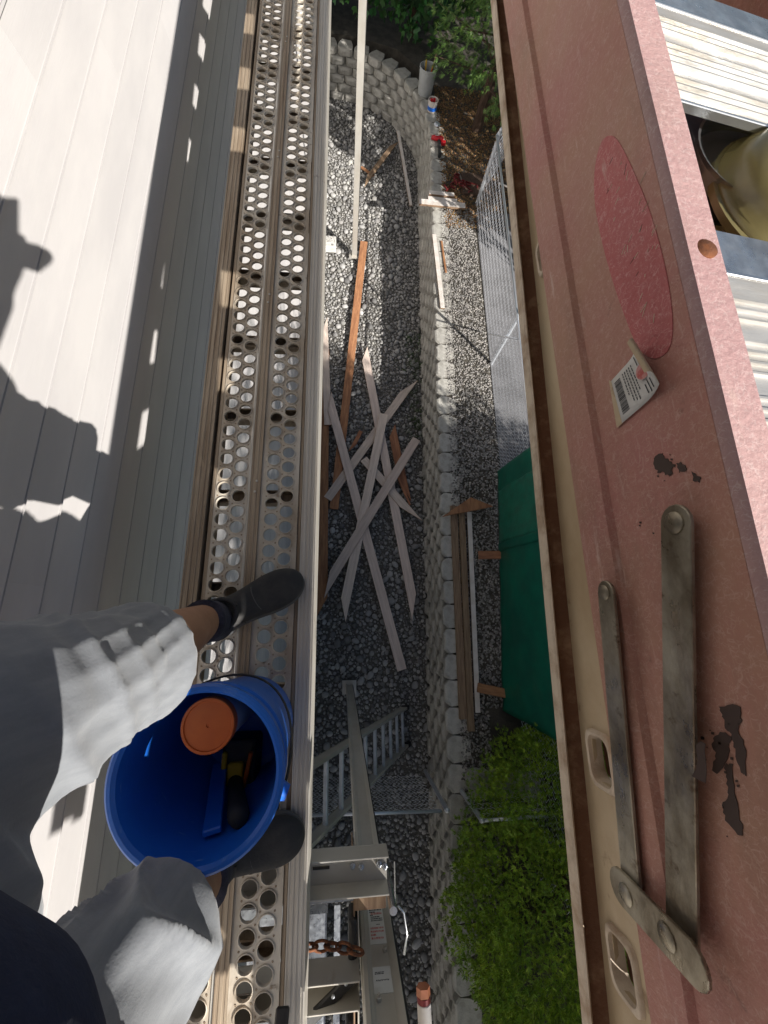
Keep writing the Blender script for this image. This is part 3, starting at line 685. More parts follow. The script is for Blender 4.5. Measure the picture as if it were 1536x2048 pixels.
B(700, 905, 722, 862, .07, .06, 'cedar', 'small split cedar scrap under the crossed boards', th=.012, point=(.15, 0))
B(796, 262, 822, 412, .30, .055, 'white', 'narrow pale strip leaning at the far end of the retaining wall', th=.025, z1=.09)
B(792, 283, 724, 372, .10, .09, 'greyw', 'weathered scrap board at the edge of the tree shade', point=(.2, .3))
B(722, 334, 748, 352, .08, .05, 'cedar', 'tiny cedar scrap crossing the weathered scrap board')
CAPZ = NC * CH
B(907, 1012, 926, 1438, CAPZ + .03, .085, 'greyw', 'brown board nearest the yard in the stack on the wall cap', th=.035)
B(923, 1022, 942, 1462, CAPZ + .045, .075, 'greyw', 'middle brown board of the stack on the wall cap', th=.04)
B(938, 1024, 955, 1425, CAPZ + .02, .06, 'white', 'white strip on the gravel side of the board stack', th=.03)
mb = MB(); pa, pb_, pc = at(884, 1034, CAPZ + .09), at(940, 996, CAPZ + .09), at(985, 1014, CAPZ + .09); pd = at(925, 1026, CAPZ + .09)
V = [pa, pd, pc, pb_]; V2 = [v + Vector((0, 0, .035)) for v in V]
mb.add(V + V2, [(3, 2, 1, 0), (4, 5, 6, 7), (0, 1, 5, 4), (1, 2, 6, 5), (2, 3, 7, 6), (3, 0, 4, 7)]); top('wood_wedge', mb, 'cedar', 'orange triangular wood offcut on top of the board stack', 'wood offcut', bev=.001)
B(838, 404, 930, 413, CAPZ + .05, .11, 'white', 'nearest white board laid across the retaining wall cap', th=.035)
B(856, 397, 914, 403, CAPZ + .03, .07, 'white', 'middle white board laid across the retaining wall cap', th=.03)
B(858, 386, 908, 391, CAPZ + .05, .08, 'white', 'farthest white board laid across the retaining wall cap', th=.035)
B(868, 470, 885, 617, CAPZ + .02, .065, 'white', 'long white trim strip lying along the wall cap', th=.03)
B(883, 482, 892, 545, CAPZ + .012, .03, 'cedar', 'thin cedar strip beside the long white trim strip', th=.014)

# ------------------------------------------------------------------ things on the wall and terrace at the far end
def bucket_profile(r0, r1, h, th=.004):
    return [(0, 0), (r0 - .004, 0), (r0, .006), (r1 * .985, h * .80), (r1 + .003, h * .805), (r1 + .003, h * .83), (r1 * .99, h * .835), (r1 * .995, h * .93), (r1 + .006, h * .935), (r1 + .008, h * .99), (r1 + .004, h), (r1 - .001, h), (r1 - th - .002, h * .985), (r0 - th, .008), (0, .008)]
b0 = at(849, 186, CAPZ + .0)
e = empty('grey_bucket', b0, 'grey plastic bucket of tools standing on the far wall cap', 'bucket')
mb = MB(); mb.lathe(bucket_profile(.125, .148, .37), 32, b0); obj('pail', mb, 'bgrey', e, auto=35)
for i, (dx, dy, m, l) in enumerate(((-.03, .04, 'yellow', .40), (.05, .0, 'orange', .36), (.08, .07, 'greyw', .48), (-.06, -.03, 'black', .33))):
    mb = MB(); p = b0 + Vector((dx * .5, dy * .5, .02)); mb.tube([p, p + Vector((dx, dy, l))], .014, 8); top('tool_handle', mb, m, '%s tool handle standing in the grey bucket' % {'yellow': 'yellow', 'orange': 'orange-red', 'greyw': 'long brown wooden', 'black': 'black'}[m], 'tool')
b1 = at(863, 222, CAPZ)
e = empty('white_pail', b1, 'small white pail with red and blue labels on the wall cap', 'pail')
mb = MB(); mb.lathe(bucket_profile(.075, .085, .17), 24, b1); obj('pail', mb, 'white', e, auto=35)
mb = MB(); mb.lathe([(.076, .03), (.0815, .03), (.0835, .085), (.078, .085)], 24, b1, closed=True); obj('blue_label', mb, 'bblue', e)
mb = MB(); mb.box(b1.x - .05, b1.x - .01, b1.y - .03, b1.y + .02, CAPZ + .12, CAPZ + .175); mb.box(b1.x + .0, b1.x + .04, b1.y + .01, b1.y + .04, CAPZ + .12, CAPZ + .172); obj('red_tab', mb, 'red', e, bev=.004)
b2_ = at(873, 249, CAPZ)
mb = MB(); 
for k_ in range(3): mb.lathe([(.030 + .012 * k_, .0), (.036 + .012 * k_, .006), (.030 + .012 * k_, .012)], 14, b2_ + Vector((.004 * k_, 0, .010 * (2 - k_) + .001)), closed=False)
top('wire_coil', mb, 'wire', 'small coil of bare wire on a wall cap block', 'wire coil')
# red cordless drill lying with its black battery
b3 = at(875, 278, CAPZ + .04); e = empty('cordless_drill', b3 - Vector((0, 0, .04)), 'red cordless drill lying on the wall cap beside a black flashlight', 'drill')
mb = MB(); mb.tube([b3 + Vector((-.11, .02, .005)), b3 + Vector((-.04, .01, .01)), b3 + Vector((.06, 0, .01)), b3 + Vector((.10, -.01, .0))], [.028, .042, .044, .03], 14); obj('body', mb, 'red', e, smooth=True)
mb = MB(); mb.tube([b3 + Vector((.02, -.02, 0)), b3 + Vector((.035, -.14, -.012))], [.026, .024], 10); obj('grip', mb, 'rubber', e, smooth=True)
mb = MB(); mb.box(b3.x + .06, b3.x + .14, b3.y - .10, b3.y - .04, CAPZ + .002, CAPZ + .06); obj('battery', mb, 'red', e, bev=.006)
mb = MB(); mb.box(b3.x - .05, b3.x + .02, b3.y - .005, b3.y + .012, CAPZ + .090, CAPZ + .0935); obj('name_plate', mb, 'label', e)
b4 = at(879, 300, CAPZ + .033); mb = MB(); mb.tube([b4 + Vector((.005, .12, 0)), b4 + Vector((.004, .08, 0)), b4 + Vector((.004, .075, 0)), b4 + Vector((-.004, -.10, 0)), b4 + Vector((-.004, -.105, 0)), b4 + Vector((-.008, -.15, 0))], [.031, .031, .025, .025, .029, .029], 16)
top('flashlight', mb, 'rubber', 'black flashlight lying on the wall cap below the red drill', 'flashlight', auto=40)
# dark red clamps in a heap
for i in range(5):
    c0 = at(905 + 9 * i, 372 - 6 * (i % 3), TZ + .06); a = R(40 + 33 * i); e = empty('clamp', c0, ['dark red bar clamp nearest the wall in the clamp heap', 'dark red bar clamp crossing the heap diagonally', 'dark red bar clamp with its jaw turned up in the heap', 'dark red bar clamp lying flat at the back of the heap', 'dark red bar clamp nearest the fence in the clamp heap'][i], 'clamp')
    d = Vector((math.cos(a), math.sin(a), .12)); s_ = Vector((-d.y, d.x, 0))
    mb = MB(); mb.bar(c0 - d * .16, c0 + d * .16, .012, .022); obj('bar', mb, 'alu' if i == 2 else 'redm', e)
    for k_ in (-.12, .10): mb = MB(); mb.bar(c0 + d * k_, c0 + d * k_ + s_ * .09 + Vector((0, 0, .03)), .022, .028); obj('jaw', mb, 'redm', e, bev=.004)
    mb = MB(); mb.tube([c0 + d * .10 + s_ * .05, c0 + d * .10 + s_ * .05 - d * .11], .011, 8); obj('screw_handle', mb, 'redm', e)
mb = MB(); c0 = at(952, 372, TZ); mb.box(c0.x - .26, c0.x + .22, c0.y - .26, c0.y + .22, TZ + .003, TZ + .05); top('dark_board', mb, 'bark2', 'dark brown square board lying under the clamps', 'board', bev=.003)
mb = MB(); mb.tube([at(997, 366, TZ + .3), at(1040, 384, TZ + .3)], .014, 8); top('white_pipe', mb, 'white', 'white plastic pipe lying beyond the fence mesh', 'pipe', smooth=True)
# speckled white box by the plank
c0 = at(655, 486, .11); e = empty('speckled_box', c0 - Vector((0, 0, .10)), 'white box with a speckled lid on the sunlit cobbles beside the plank', 'box')
mb = MB(); mb.box(c0.x - .17, c0.x + .15, c0.y - .12, c0.y + .12, .03, .15); obj('carton', mb, 'label', e, bev=.01, seg=2)
mb = MB()
for _ in range(130): x, y = rng.uniform(-.15, .13), rng.uniform(-.02, .11); mb.box(c0.x + x, c0.x + x + .008, c0.y + y, c0.y + y + .006, .1505, .1515)
obj('speckle_print', mb, 'ink', e)
mb = MB()
for x in (-.09, -.06, .07, .09): mb.box(c0.x + x, c0.x + x + .012, c0.y - .09, c0.y - .055, .1505, .1515)
obj('dark_print', mb, 'ink', e)

# ------------------------------------------------------------------ foliage
def leaves(name, pts, dirs, n, ln, wd, spread, droop, m, parent, shape='diamond'):
    V = []; Fs = []; o = 0
    for p, d in zip(pts, dirs):
        d = Vector(d).normalized(); sd_ = d.cross(Vector((rng.normal(), rng.normal(), rng.normal()))).normalized(); up = sd_.cross(d)
        for k_ in range(n):
            a = (k_ / (n - 1) - .5) * 2 * spread if n > 1 else 0; a += rng.uniform(-.15, .15)
            l = ln * rng.uniform(.6, 1.15) * (1 - .35 * abs(a) / max(spread, .01)); dd = (d * math.cos(a) + sd_ * math.sin(a) + Vector((0, 0, -droop * rng.uniform(.3, 1)))).normalized()
            base = Vector(p) + d * (ln * .25 * rng.uniform(0, 1)); q = dd.cross(up).normalized(); w_ = wd * rng.uniform(.7, 1.2)
            if shape == 'maple':
                for (u_, v_) in ((0, 0), (.25, .5), (.55, .55), (.6, .22), (1, 0), (.6, -.22), (.55, -.55), (.25, -.5)):
                    V.append(base + dd * (u_ * l) + q * (v_ * w_) + up * (rng.uniform(-.05, .05) * l))
                Fs.append(tuple(range(o, o + 8))); o += 8
            else:
                V += [base, base + dd * (l * .5) + q * w_ + up * (l * .06), base + dd * l, base + dd * (l * .5) - q * w_ + up * (l * .06)]; Fs.append((o, o + 1, o + 2, o + 3)); o += 4
    me = bpy.data.meshes.new(name); me.from_pydata([tuple(v) for v in V], [], Fs)
    return obj(name, me, m, parent)
def lumpy(c, rad, n, seed, lumps=.22, fq=2.2, zmin=-9, deep=.25):
    pts = []; dirs = []
    while len(pts) < n:
        d = Vector(rng.normal(size=3)).normalized()
        k_ = 1 + lumps * mnoise.noise(d * fq + Vector((seed, 0, 0))) + .5 * lumps * mnoise.noise(d * fq * 2.7 + Vector((0, seed, 0)))
        k_ *= 1 - deep * rng.random() ** 2
        p = Vector((c[0] + d.x * rad[0] * k_, c[1] + d.y * rad[1] * k_, c[2] + d.z * rad[2] * k_))
        if p.z < zmin: continue
        n_ = Vector((d.x / rad[0], d.y / rad[1], d.z / rad[2])).normalized()
        pts.append(p); dirs.append(n_ + Vector(rng.normal(size=3)) * .45 + Vector((0, 0, .35)))
    return pts, dirs
bc = Vector((2.05, -2.36, TZ)); 
bush = empty('arborvitae_bush', bc, 'bright green arborvitae bush filling the lower right beside the wall', 'bush')
mb = MB(); mb.tube([bc, bc + Vector((.02, .03, .8)), bc + Vector((0, 0, 1.5))], [.07, .05, .02], 8)
for i in range(9):
    a = i * 2.4; z = .3 + .1 * i; mb.tube([bc + Vector((0, 0, z)), bc + Vector((math.cos(a) * .55, math.sin(a) * .7, z + .35))], [.022, .006], 6)
obj('trunk', mb, 'bark2', bush)
P1, D1 = lumpy(bc + Vector((0, 0, .75)), (.88, 1.15, 1.05), 9000, 3.1, .30, 2.6, TZ + .02)
P2, D2 = lumpy(bc + Vector((.08, .66, .50)), (.55, .60, .80), 4500, 8.1, .30, 2.6, TZ + .02)
P3, D3 = lumpy(bc + Vector((-.35, -.3, .62)), (.66, .7, .95), 4500, 5.1, .30, 2.6, TZ + .02)
P4, D4 = lumpy(bc + Vector((.1, -.9, .62)), (.85, .9, .95), 4500, 1.1, .30, 2.6, TZ + .02)
crown = leaves('crown', P1 + P2 + P3 + P4, D1 + D2 + D3 + D4, 10, .050, .0027, 1.0, .12, 'thuja', bush)
def treecopy(e, loc, sc, rz, label, group):
    c_ = e.copy(); COL.objects.link(c_); c_.location = loc; c_.scale = sc; c_.rotation_euler = (0, 0, rz); c_['label'] = label; c_['group'] = group
    for ch_ in e.children:
        q = ch_.copy(); COL.objects.link(q); q.parent = c_; q.matrix_parent_inverse = ch_.matrix_parent_inverse
    return c_
# tall hedge to the right, outside the picture: it shades the lower half of the yard
HED = []
for i in range(6):
    HED.append(treecopy(bush, (4.05 + .14 * i, -1.2 - 1.45 * i, TZ), (1.55, 1.35, (1.8, 2.9, 4.0, 4.15, 4.05, 4.1)[i]), 1.1 * i, ['nearest tall arborvitae of the hedge beyond the fence', 'second tall arborvitae of the hedge', 'third tall arborvitae of the hedge', 'fourth tall arborvitae of the hedge', 'fifth tall arborvitae of the hedge', 'last tall arborvitae of the hedge'][i], 'hedge trees beyond the fence'))
# cypress at the upper right
cb = Vector((2.35, 8.55, TZ)); cy = empty('cypress_tree', cb, 'feathery green cypress tree at the upper right beyond the wall', 'tree')
mb = MB(); mb.tube([cb, cb + Vector((.05, 0, 1.6)), cb + Vector((0, 0, 3.4))], [.10, .07, .02], 8)
CP = []; CD = []
for i in range(46):
    a = i * 2.39996; z = .5 + 2.7 * (i / 46); l = (1.25 - .95 * (i / 46)) * rng.uniform(.8, 1.15)
    tip = cb + Vector((math.cos(a) * l, math.sin(a) * l, z + .25 * l)); st = cb + Vector((0, 0, z)); mb.tube([st, tip], [.018, .004], 5)
    for k_ in range(70):
        f = rng.uniform(.25, 1.02); p = st.lerp(tip, f) + Vector(rng.normal(size=3)) * (.11 * (1.2 - .5 * f)); CP.append(p); CD.append((tip - st).normalized() * 1.0 + Vector((0, 0, -.35)) + Vector(rng.normal(size=3)) * .35)
obj('trunk', mb, 'bark2', cy); leaves('crown', CP, CD, 11, .12, .0034, .8, .55, 'cedarleaf', cy)
# broadleaf tree at the top
mbp = Vector((1.25, 11.0, TZ)); mp_ = empty('maple_tree', mbp, 'dark broadleaf tree behind the far curve of the wall', 'tree')
mb = MB(); mb.tube([mbp, mbp + Vector((0, .05, 1.2)), mbp + Vector((.1, 0, 2.6))], [.09, .07, .03], 8)
for i in range(10): a = i * 2.4; mb.tube([mbp + Vector((0, 0, .5 + .15 * i)), mbp + Vector((math.cos(a) * .8, math.sin(a) * .8, .9 + .2 * i))], [.025, .008], 6)
obj('trunk', mb, 'bark2', mp_)
P1, D1 = lumpy(mbp + Vector((0, -.1, 1.30)), (1.5, 1.0, 1.05), 3200, 2.2, .35, 2.4, TZ + .15, .4)
leaves('crown', P1, D1, 1, .13, .12, .3, .35, 'maple', mp_, 'maple')
# more growth behind to close the far end and shade it
treecopy(mp_, (-1.2, 12.0, TZ), (1.5, 1.2, 1.5), 2.0, 'dark broadleaf tree mostly hidden behind the scaffold plank', 'far end trees')
treecopy(mp_, (4.9, 5.25, TZ), (.95, 1.35, 2.3), .4, 'broadleaf tree beyond the fence shading the far wall', 'far end trees')
treecopy(cy, (4.2, 6.9, TZ), (1.2, 1.2, 1.25), 1.0, 'cypress tree beyond the fence behind the step ladder', 'far end trees')
treecopy(cy, (3.4, 9.9, TZ), (1.3, 1.3, 1.3), 2.5, 'cypress tree farther back in the upper right corner', 'far end trees')
treecopy(mp_, (3.0, 12.6, TZ), (1.4, 1.4, 1.5), 4.0, 'dark broadleaf tree at the very back of the yard', 'far end trees')
# weeds among the cobbles
wd_ = []; wdir = []
for _ in range(150):
    y = rng.uniform(2.7, 4.7); wd_.append(Vector((wall_front_x(y) - .13 - abs(rng.normal()) * .13, y, .03))); wdir.append(Vector((rng.normal() * .5, rng.normal() * .5, 1)))
o = leaves('weeds', wd_, wdir, 4, .12, .004, .7, .5, 'grass', None); tag(o, 'sparse green weeds growing along the foot of the wall', 'weeds', kind='stuff')
# ------------------------------------------------------------------ fibreglass step ladder lying beside the camera
LY0, LY1 = -1.48, 1.75
sl = empty('step_ladder', (.45, .3, 5.2), 'faded pink fibreglass step ladder lying on the work rail at right', 'step ladder')
def zt(y): return 5.490 + .028 * y
def loftY(profile, ys, name, m, parent, bev=0., **k):
    """profile(y) -> closed list of (x, z); lofted along y"""
    mb = MB(); V = []; Fs = []; n = None
    for y in ys:
        pr = profile(y); n = len(pr); V += [(x, y, z) for x, z in pr]
    for i in range(len(ys) - 1):
        for j in range(n): Fs.append((i * n + j, i * n + (j + 1) % n, (i + 1) * n + (j + 1) % n, (i + 1) * n + j))
    Fs.append(tuple(range(n))[::-1]); Fs.append(tuple((len(ys) - 1) * n + j for j in range(n)))
    mb.add(V, Fs); return obj(name, mb, m, parent, bev=bev, **k)
ys = list(np.linspace(LY0, LY1, 30))
def web(y):
    a = zt(y); zb = 5.3345 + .012 * y
    return [(.2325, zb), (.2312, zb + .006), (.2312, zb + .034), (.2335, zb + .040), (.2395, zb + .0425), (.2405, zb + .046), (.2405, a - .0075), (.2445, a - .0075), (.2445, zb + .040), (.2375, zb + .034), (.2375, zb)]
loftY(web, ys, 'front_rail', 'pink', sl, auto=30)
def flange(y):
    a = zt(y); return [(.2405, a - .0072), (.2412, a - .003), (.2440, a), (.2740, a - .0035), (.2768, a - .0065), (.2768, a - .010), (.2450, a - .0072)]
loftY(flange, ys, 'rail_flange', 'pinktop', sl, auto=40)
# rear rail: cream channel, slightly converging, with square rung ends
def zb(y): return 5.258 + .068 * y
HY = [.444 - .1446 * k_ for k_ in (-6, -4, -2, 0, 4, 5.15, 6.5, 8, 10, 12)]
HZ, HH, HW = .037, .0150, .0205; RT = .0775
mb = MB(); e1 = Vector((0, 1, .068)).normalized(); e2 = Vector((0, -.068, 1)).normalized(); ex = Vector((1, 0, 0))
def seg(ya, yb, za, zb_, mb):
    V = []
    for x in (.252, .256):
        for y, z in ((ya, za), (yb, za), (yb, zb_), (ya, zb_)): V.append((x, y, zb(y) + z))
    mb.add(V, [(0, 1, 2, 3), (7, 6, 5, 4), (0, 4, 5, 1), (1, 5, 6, 2), (2, 6, 7, 3), (3, 7, 4, 0)])
hs = sorted([h for h in HY if LY0 + .05 < h < LY1 - .05]); prev = LY0
for h in hs:
    seg(prev, h - HW, 0, RT, mb); seg(h - HW, h + HW, 0, HZ - HH, mb); seg(h - HW, h + HW, HZ + HH, RT, mb); prev = h + HW
seg(prev, LY1, 0, RT, mb); obj('rear_rail', mb, 'cream', sl)
def rsq(cx, cy, hx, hy, r_, n=5):
    out = []
    for (sx, sy, a0) in ((1, 1, 0), (-1, 1, 90), (-1, -1, 180), (1, -1, 270)):
        for i in range(n): a = R(a0 + 90 * i / (n - 1)); out.append((cx + sx * (hx - r_) + r_ * math.cos(a), cy + sy * (hy - r_) + r_ * math.sin(a)))
    return out
for h in hs:
    mb = MB(); rings = []
    for (x, gx) in ((.2525, .0055), (.2485, .005), (.2470, .0030), (.2480, .0008), (.262, -.0005)):
        rings.append([(x, h + a, zb(h) + HZ + b2) for a, b2 in rsq(0, 0, HW + gx, HH + gx, .010)])
    n = len(rings[0]); V = [v for r_ in rings for v in r_]; Fs = []
    for i in range(len(rings) - 1):
        for j in range(n): Fs.append((i * n + j, i * n + (j + 1) % n, (i + 1) * n + (j + 1) % n, (i + 1) * n + j))
    mb.add(V, Fs); o = obj('rung', mb, 'lip', sl, auto=50)
    mb = MB(); rings = [[(x, h + a, zb(h) + HZ + b2) for a, b2 in rsq(0, 0, HW - .0012, HH - .0012, .009)] for x in (.2625, .272, .50)]; V = [v for r_ in rings for v in r_]; Fs = []
    for i in range(2):
        for j in range(n): Fs.append((i * n + j, i * n + (j + 1) % n, (i + 1) * n + (j + 1) % n, (i + 1) * n + j))
    mb.add(V, Fs); obj('rung_tube', mb, 'grime_shade', o, auto=50)  # the hole's inner shade is put into this dark brown colour
loftY(lambda y: [(.2335, zb(y) - .004), (.2525, zb(y) - .004), (.2525, zb(y) + .002), (.2335, zb(y) - .0005)], ys, 'rail_gutter', 'grime_shade', sl)
def lipp(y):
    j = .0012 * mnoise.noise(Vector((y * 9, 1, 0))); return [(.2290, zb(y) - .006), (.2288 + j, zb(y) + .006), (.2310 + j, zb(y) + .0085), (.2335, zb(y) + .006), (.2335, zb(y) - .006)]
loftY(lipp, list(np.linspace(LY0, LY1, 90)), 'rail_lip', 'lip', sl, auto=40)
# right-hand rail, lower by the ladder's tilt
def tz(x, y): return zt(y) - .012 - .105 * (x - .277)
loftY(lambda y: [(.520, tz(.52, y) - .14), (.524, tz(.52, y) - .14), (.524, tz(.52, y)), (.490, tz(.52, y)), (.490, tz(.52, y) - .004), (.520, tz(.52, y) - .004)], ys, 'front_rail', 'pink', sl)
# ribbed treads: a smooth nosing, then groups of fine ribs
XR = .4895
def tread(y0):
    L = .130; prof = [(0, 0)]; y = .007; ribs = []
    for cnt in (3, 4, 3):
        for _ in range(cnt): ribs.append(y); y += .0088
        y += .0105
    for r_ in ribs:
        if r_ < L - .004: prof += [(r_ - .0016, 0), (r_ - .0009, .0026), (r_ + .0009, .0026), (r_ + .0016, 0)]
    prof += [(L, 0), (L, -.004), (0, -.004)]
    mb = MB(); V = []; Fs = []; n = len(prof); ym = y0 + .09
    for x in np.linspace(.2785, XR, 4):
        for a, h in prof: V.append((x, y0 + a, tz(x, ym) + h))
    for i in range(3):
        for j in range(n): Fs.append((i * n + j, i * n + (j + 1) % n, (i + 1) * n + (j + 1) % n, (i + 1) * n + j))
    mb.add(V, Fs); o = obj('tread', mb, 'tread', sl)
    def slab(ya, yb, za, zb_, m, nm):
        mb = MB(); V = [(x, y, tz(x, ym) + z) for z in (zb_, za) for x, y in ((.2785, ya), (XR, ya), (XR, yb), (.2785, yb))]
        mb.add(V, [(3, 2, 1, 0), (4, 5, 6, 7), (0, 1, 5, 4), (1, 2, 6, 5), (2, 3, 7, 6), (3, 0, 4, 7)]); obj(nm, mb, m, o, bev=.0006)
    slab(y0 - .004, y0 - .0003, .001, -.006, 'alus', 'tread_edge'); slab(y0 + L + .0003, y0 + L + .004, .0015, -.02, 'alus', 'tread_edge')
    slab(y0 + L + .0043, y0 + L + .046, -.0005, -.004, 'galv', 'tread_nosing')
for k_ in range(-5, 4): tread(.422 + .305 * k_)
def on(y, z, x=.2405): return Vector((x, y, z))
def disc(c_, r_, h, m, name, parent, n=16, r2=None):
    r2 = r2 or r_; mb = MB(); mb.lathe([(r_, 0), (r_, h * .4), (r2 * .8, h * .85), (r2 * .3, h), (0, h)], n, c_, ((0, 1, 0), (0, 0, 1), (-1, 0, 0))); return obj(name, mb, m, parent, auto=40)
def flatbar(p, q, wd, th, x, m, name, parent, rnd=True):
    d = (q - p); L = d.length; d.normalize(); s_ = Vector((0, -d.z, d.y)); h = wd / 2; poly = []
    for i in range(9): a = R(90 + 180 * i / 8); poly.append((h * math.cos(a), h * math.sin(a)))
    for i in range(9): a = R(-90 + 180 * i / 8); poly.append((L + h * math.cos(a), h * math.sin(a)))
    mb = MB(); mb.prism(poly, Vector((x, p.y, p.z)), d, s_, (1, 0, 0), -th, 0); return obj(name, mb, m, parent, bev=.0006)
b1a, b1b = on(.062, 5.452), on(-.206, 5.386); b2a, b2b = on(.020, 5.371), on(-.213, 5.3425)
sb1 = flatbar(b1a, b1b, .0255, .0032, .2318, 'metalbar', 'spreader_bar', sl); sb2 = flatbar(b2a, b2b, .0205, .0032, .2272, 'metalbar', 'spreader_bar', sl)
lk = flatbar(on(-.207, 5.337), on(-.2115, 5.402), .026, .0032, .2230, 'metalbar', 'link_plate', sl)
disc(on(.062, 5.452, .2286), .0078, .0028, 'metalbar', 'rivet', sb1); disc(on(.020, 5.371, .2240), .0066, .0028, 'metalbar', 'rivet', sb2)
disc(on(-.2075, 5.3440, .2198), .0072, .0024, 'metalbar', 'rivet', lk); disc(on(-.2095, 5.3840, .2198), .0078, .0024, 'metalbar', 'rivet', lk)
mb = MB(); mb.lathe([(.0085, .0), (.0085, .0008), (.006, .0022), (0, .0028)], 18, (.2605, .256, zt(.256) - .0022)); obj('rivet', mb, 'rust', sl, auto=50)
# worn oval label and scuffs
def blob(cy, cz, ry, rz, ang, x, m, name, parent, n=26, rough=.0, th=.0005, seed=0):
    poly = []
    for i in range(n):
        a = 2 * math.pi * i / n; k_ = 1 + rough * (mnoise.noise(Vector((math.cos(a) * 2.2 + seed, math.sin(a) * 2.2, seed * 1.7))) * 1.3 + rough * random.uniform(-.5, .5))
        u, v = ry * k_ * math.cos(a), rz * k_ * math.sin(a); poly.append((u * math.cos(ang) - v * math.sin(ang), u * math.sin(ang) + v * math.cos(ang)))
    mb = MB(); mb.prism(poly, (x, cy, cz), (0, 1, 0), (0, 0, 1), (1, 0, 0), -th, 0); return obj(name, mb, m, parent)
mb = MB(); poly = []
opx = [(1218, 268), (1236, 278), (1262, 330), (1300, 420), (1328, 520), (1344, 610), (1346, 680), (1330, 712), (1300, 720), (1272, 690), (1252, 640), (1224, 560), (1200, 470), (1188, 400), (1188, 340), (1200, 285)]
poly = [(q.y, q.z) for q in (atx(a, b2, .2400) for a, b2 in opx)]
def smoothpoly(p, it=2):
    for _ in range(it): p = [w_ for i in range(len(p)) for w_ in ((.75 * p[i][0] + .25 * p[(i + 1) % len(p)][0], .75 * p[i][1] + .25 * p[(i + 1) % len(p)][1]), (.25 * p[i][0] + .75 * p[(i + 1) % len(p)][0], .25 * p[i][1] + .75 * p[(i + 1) % len(p)][1]))]
    return p
mb = MB(); mb.prism(smoothpoly(poly), (.2405, 0, 0), (0, 1, 0), (0, 0, 1), (1, 0, 0), -.0006, 0); ov = obj('oval_label', mb, 'pinkred', sl)
# pale and dark scratches on the oval
for mname, cnt, sd in (('lip', 40, 3), ('pbrown', 16, 8)):
    r_ = random.Random(sd); mb = MB()
    for _ in range(cnt):
        px, py = r_.uniform(1205, 1325), r_.uniform(300, 640)
        if abs(px - (1190 + .34 * (py - 270) * .9 + 28)) > 42: continue
        q = atx(px, py, .2398); a = r_.uniform(.3, 1.4); l = r_.uniform(.002, .008)
        mb.bar(q - Vector((0, math.cos(a), math.sin(a))) * l * .5, q + Vector((0, math.cos(a), math.sin(a))) * l * .5, .0003 if mname == 'pbrown' else .0005, .0003, (1, 0, 0))
    obj('scratches', mb, mname, ov)
def pxpoly(pts, x, m, name, parent, th=.0005, sm=1):
    p = [(q.y, q.z) for q in (atx(a, b2, x) for a, b2 in pts)]; p = smoothpoly(p, sm) if sm else p
    mb = MB(); mb.prism(p, (x, 0, 0), (0, 1, 0), (0, 0, 1), (1, 0, 0), -th, 0); return obj(name, mb, m, parent)
SP = [[(1310, 912), (1322, 906), (1330, 914), (1343, 925), (1345, 948), (1338, 953), (1328, 945), (1316, 946), (1309, 930)],
      [(1355, 928), (1364, 924), (1372, 934), (1370, 946), (1358, 944)], [(1384, 944), (1392, 950), (1404, 958), (1400, 964), (1388, 960)],
      [(1437, 1415), (1460, 1408), (1480, 1414), (1484, 1440), (1478, 1460), (1492, 1500), (1494, 1552), (1484, 1545), (1470, 1500), (1462, 1470), (1450, 1450), (1446, 1430)],
      [(1428, 1472), (1446, 1462), (1462, 1475), (1458, 1500), (1450, 1530), (1436, 1548), (1426, 1540), (1432, 1510), (1426, 1490)],
      [(1450, 1530), (1466, 1526), (1468, 1570), (1482, 1640), (1488, 1668), (1476, 1672), (1452, 1640), (1446, 1610), (1458, 1590), (1455, 1560)]]
for q in SP:
    c0 = (sum(a for a, _ in q) / len(q), sum(b2 for _, b2 in q) / len(q)); jag = []
    for i in range(len(q)):
        a, b2 = q[i], q[(i + 1) % len(q)]
        for k_ in range(4):
            f = k_ / 4; jag.append((a[0] + (b2[0] - a[0]) * f + random.uniform(-2.6, 2.6), a[1] + (b2[1] - a[1]) * f + random.uniform(-2.6, 2.6)))
    pxpoly(jag, .2402, 'pbrown', 'paint_scuff', sl, .0004, 0)
for _ in range(26):
    c0 = random.choice([(1465, 1460), (1450, 1520), (1475, 1600), (1340, 935), (1290, 1050), (1420, 1470)]); a, b2 = c0[0] + random.gauss(0, 16), c0[1] + random.gauss(0, 34); r_ = random.uniform(1, 3.2)
    pxpoly([(a - r_, b2 - r_ * random.uniform(.5, 1.6)), (a + r_, b2 - r_ * .5), (a + r_ * .8, b2 + r_ * 1.3), (a - r_ * .7, b2 + r_)], .2402, 'pbrown', 'paint_scuff', sl, .0004, 0)
pxpoly([(1392, 1490), (1402, 1482), (1412, 1488), (1410, 1500), (1414, 1540), (1412, 1566), (1398, 1560), (1384, 1552), (1392, 1540), (1396, 1520)], .2284, 'pbrown', 'paint_scuff', sb1, .0003, 0)
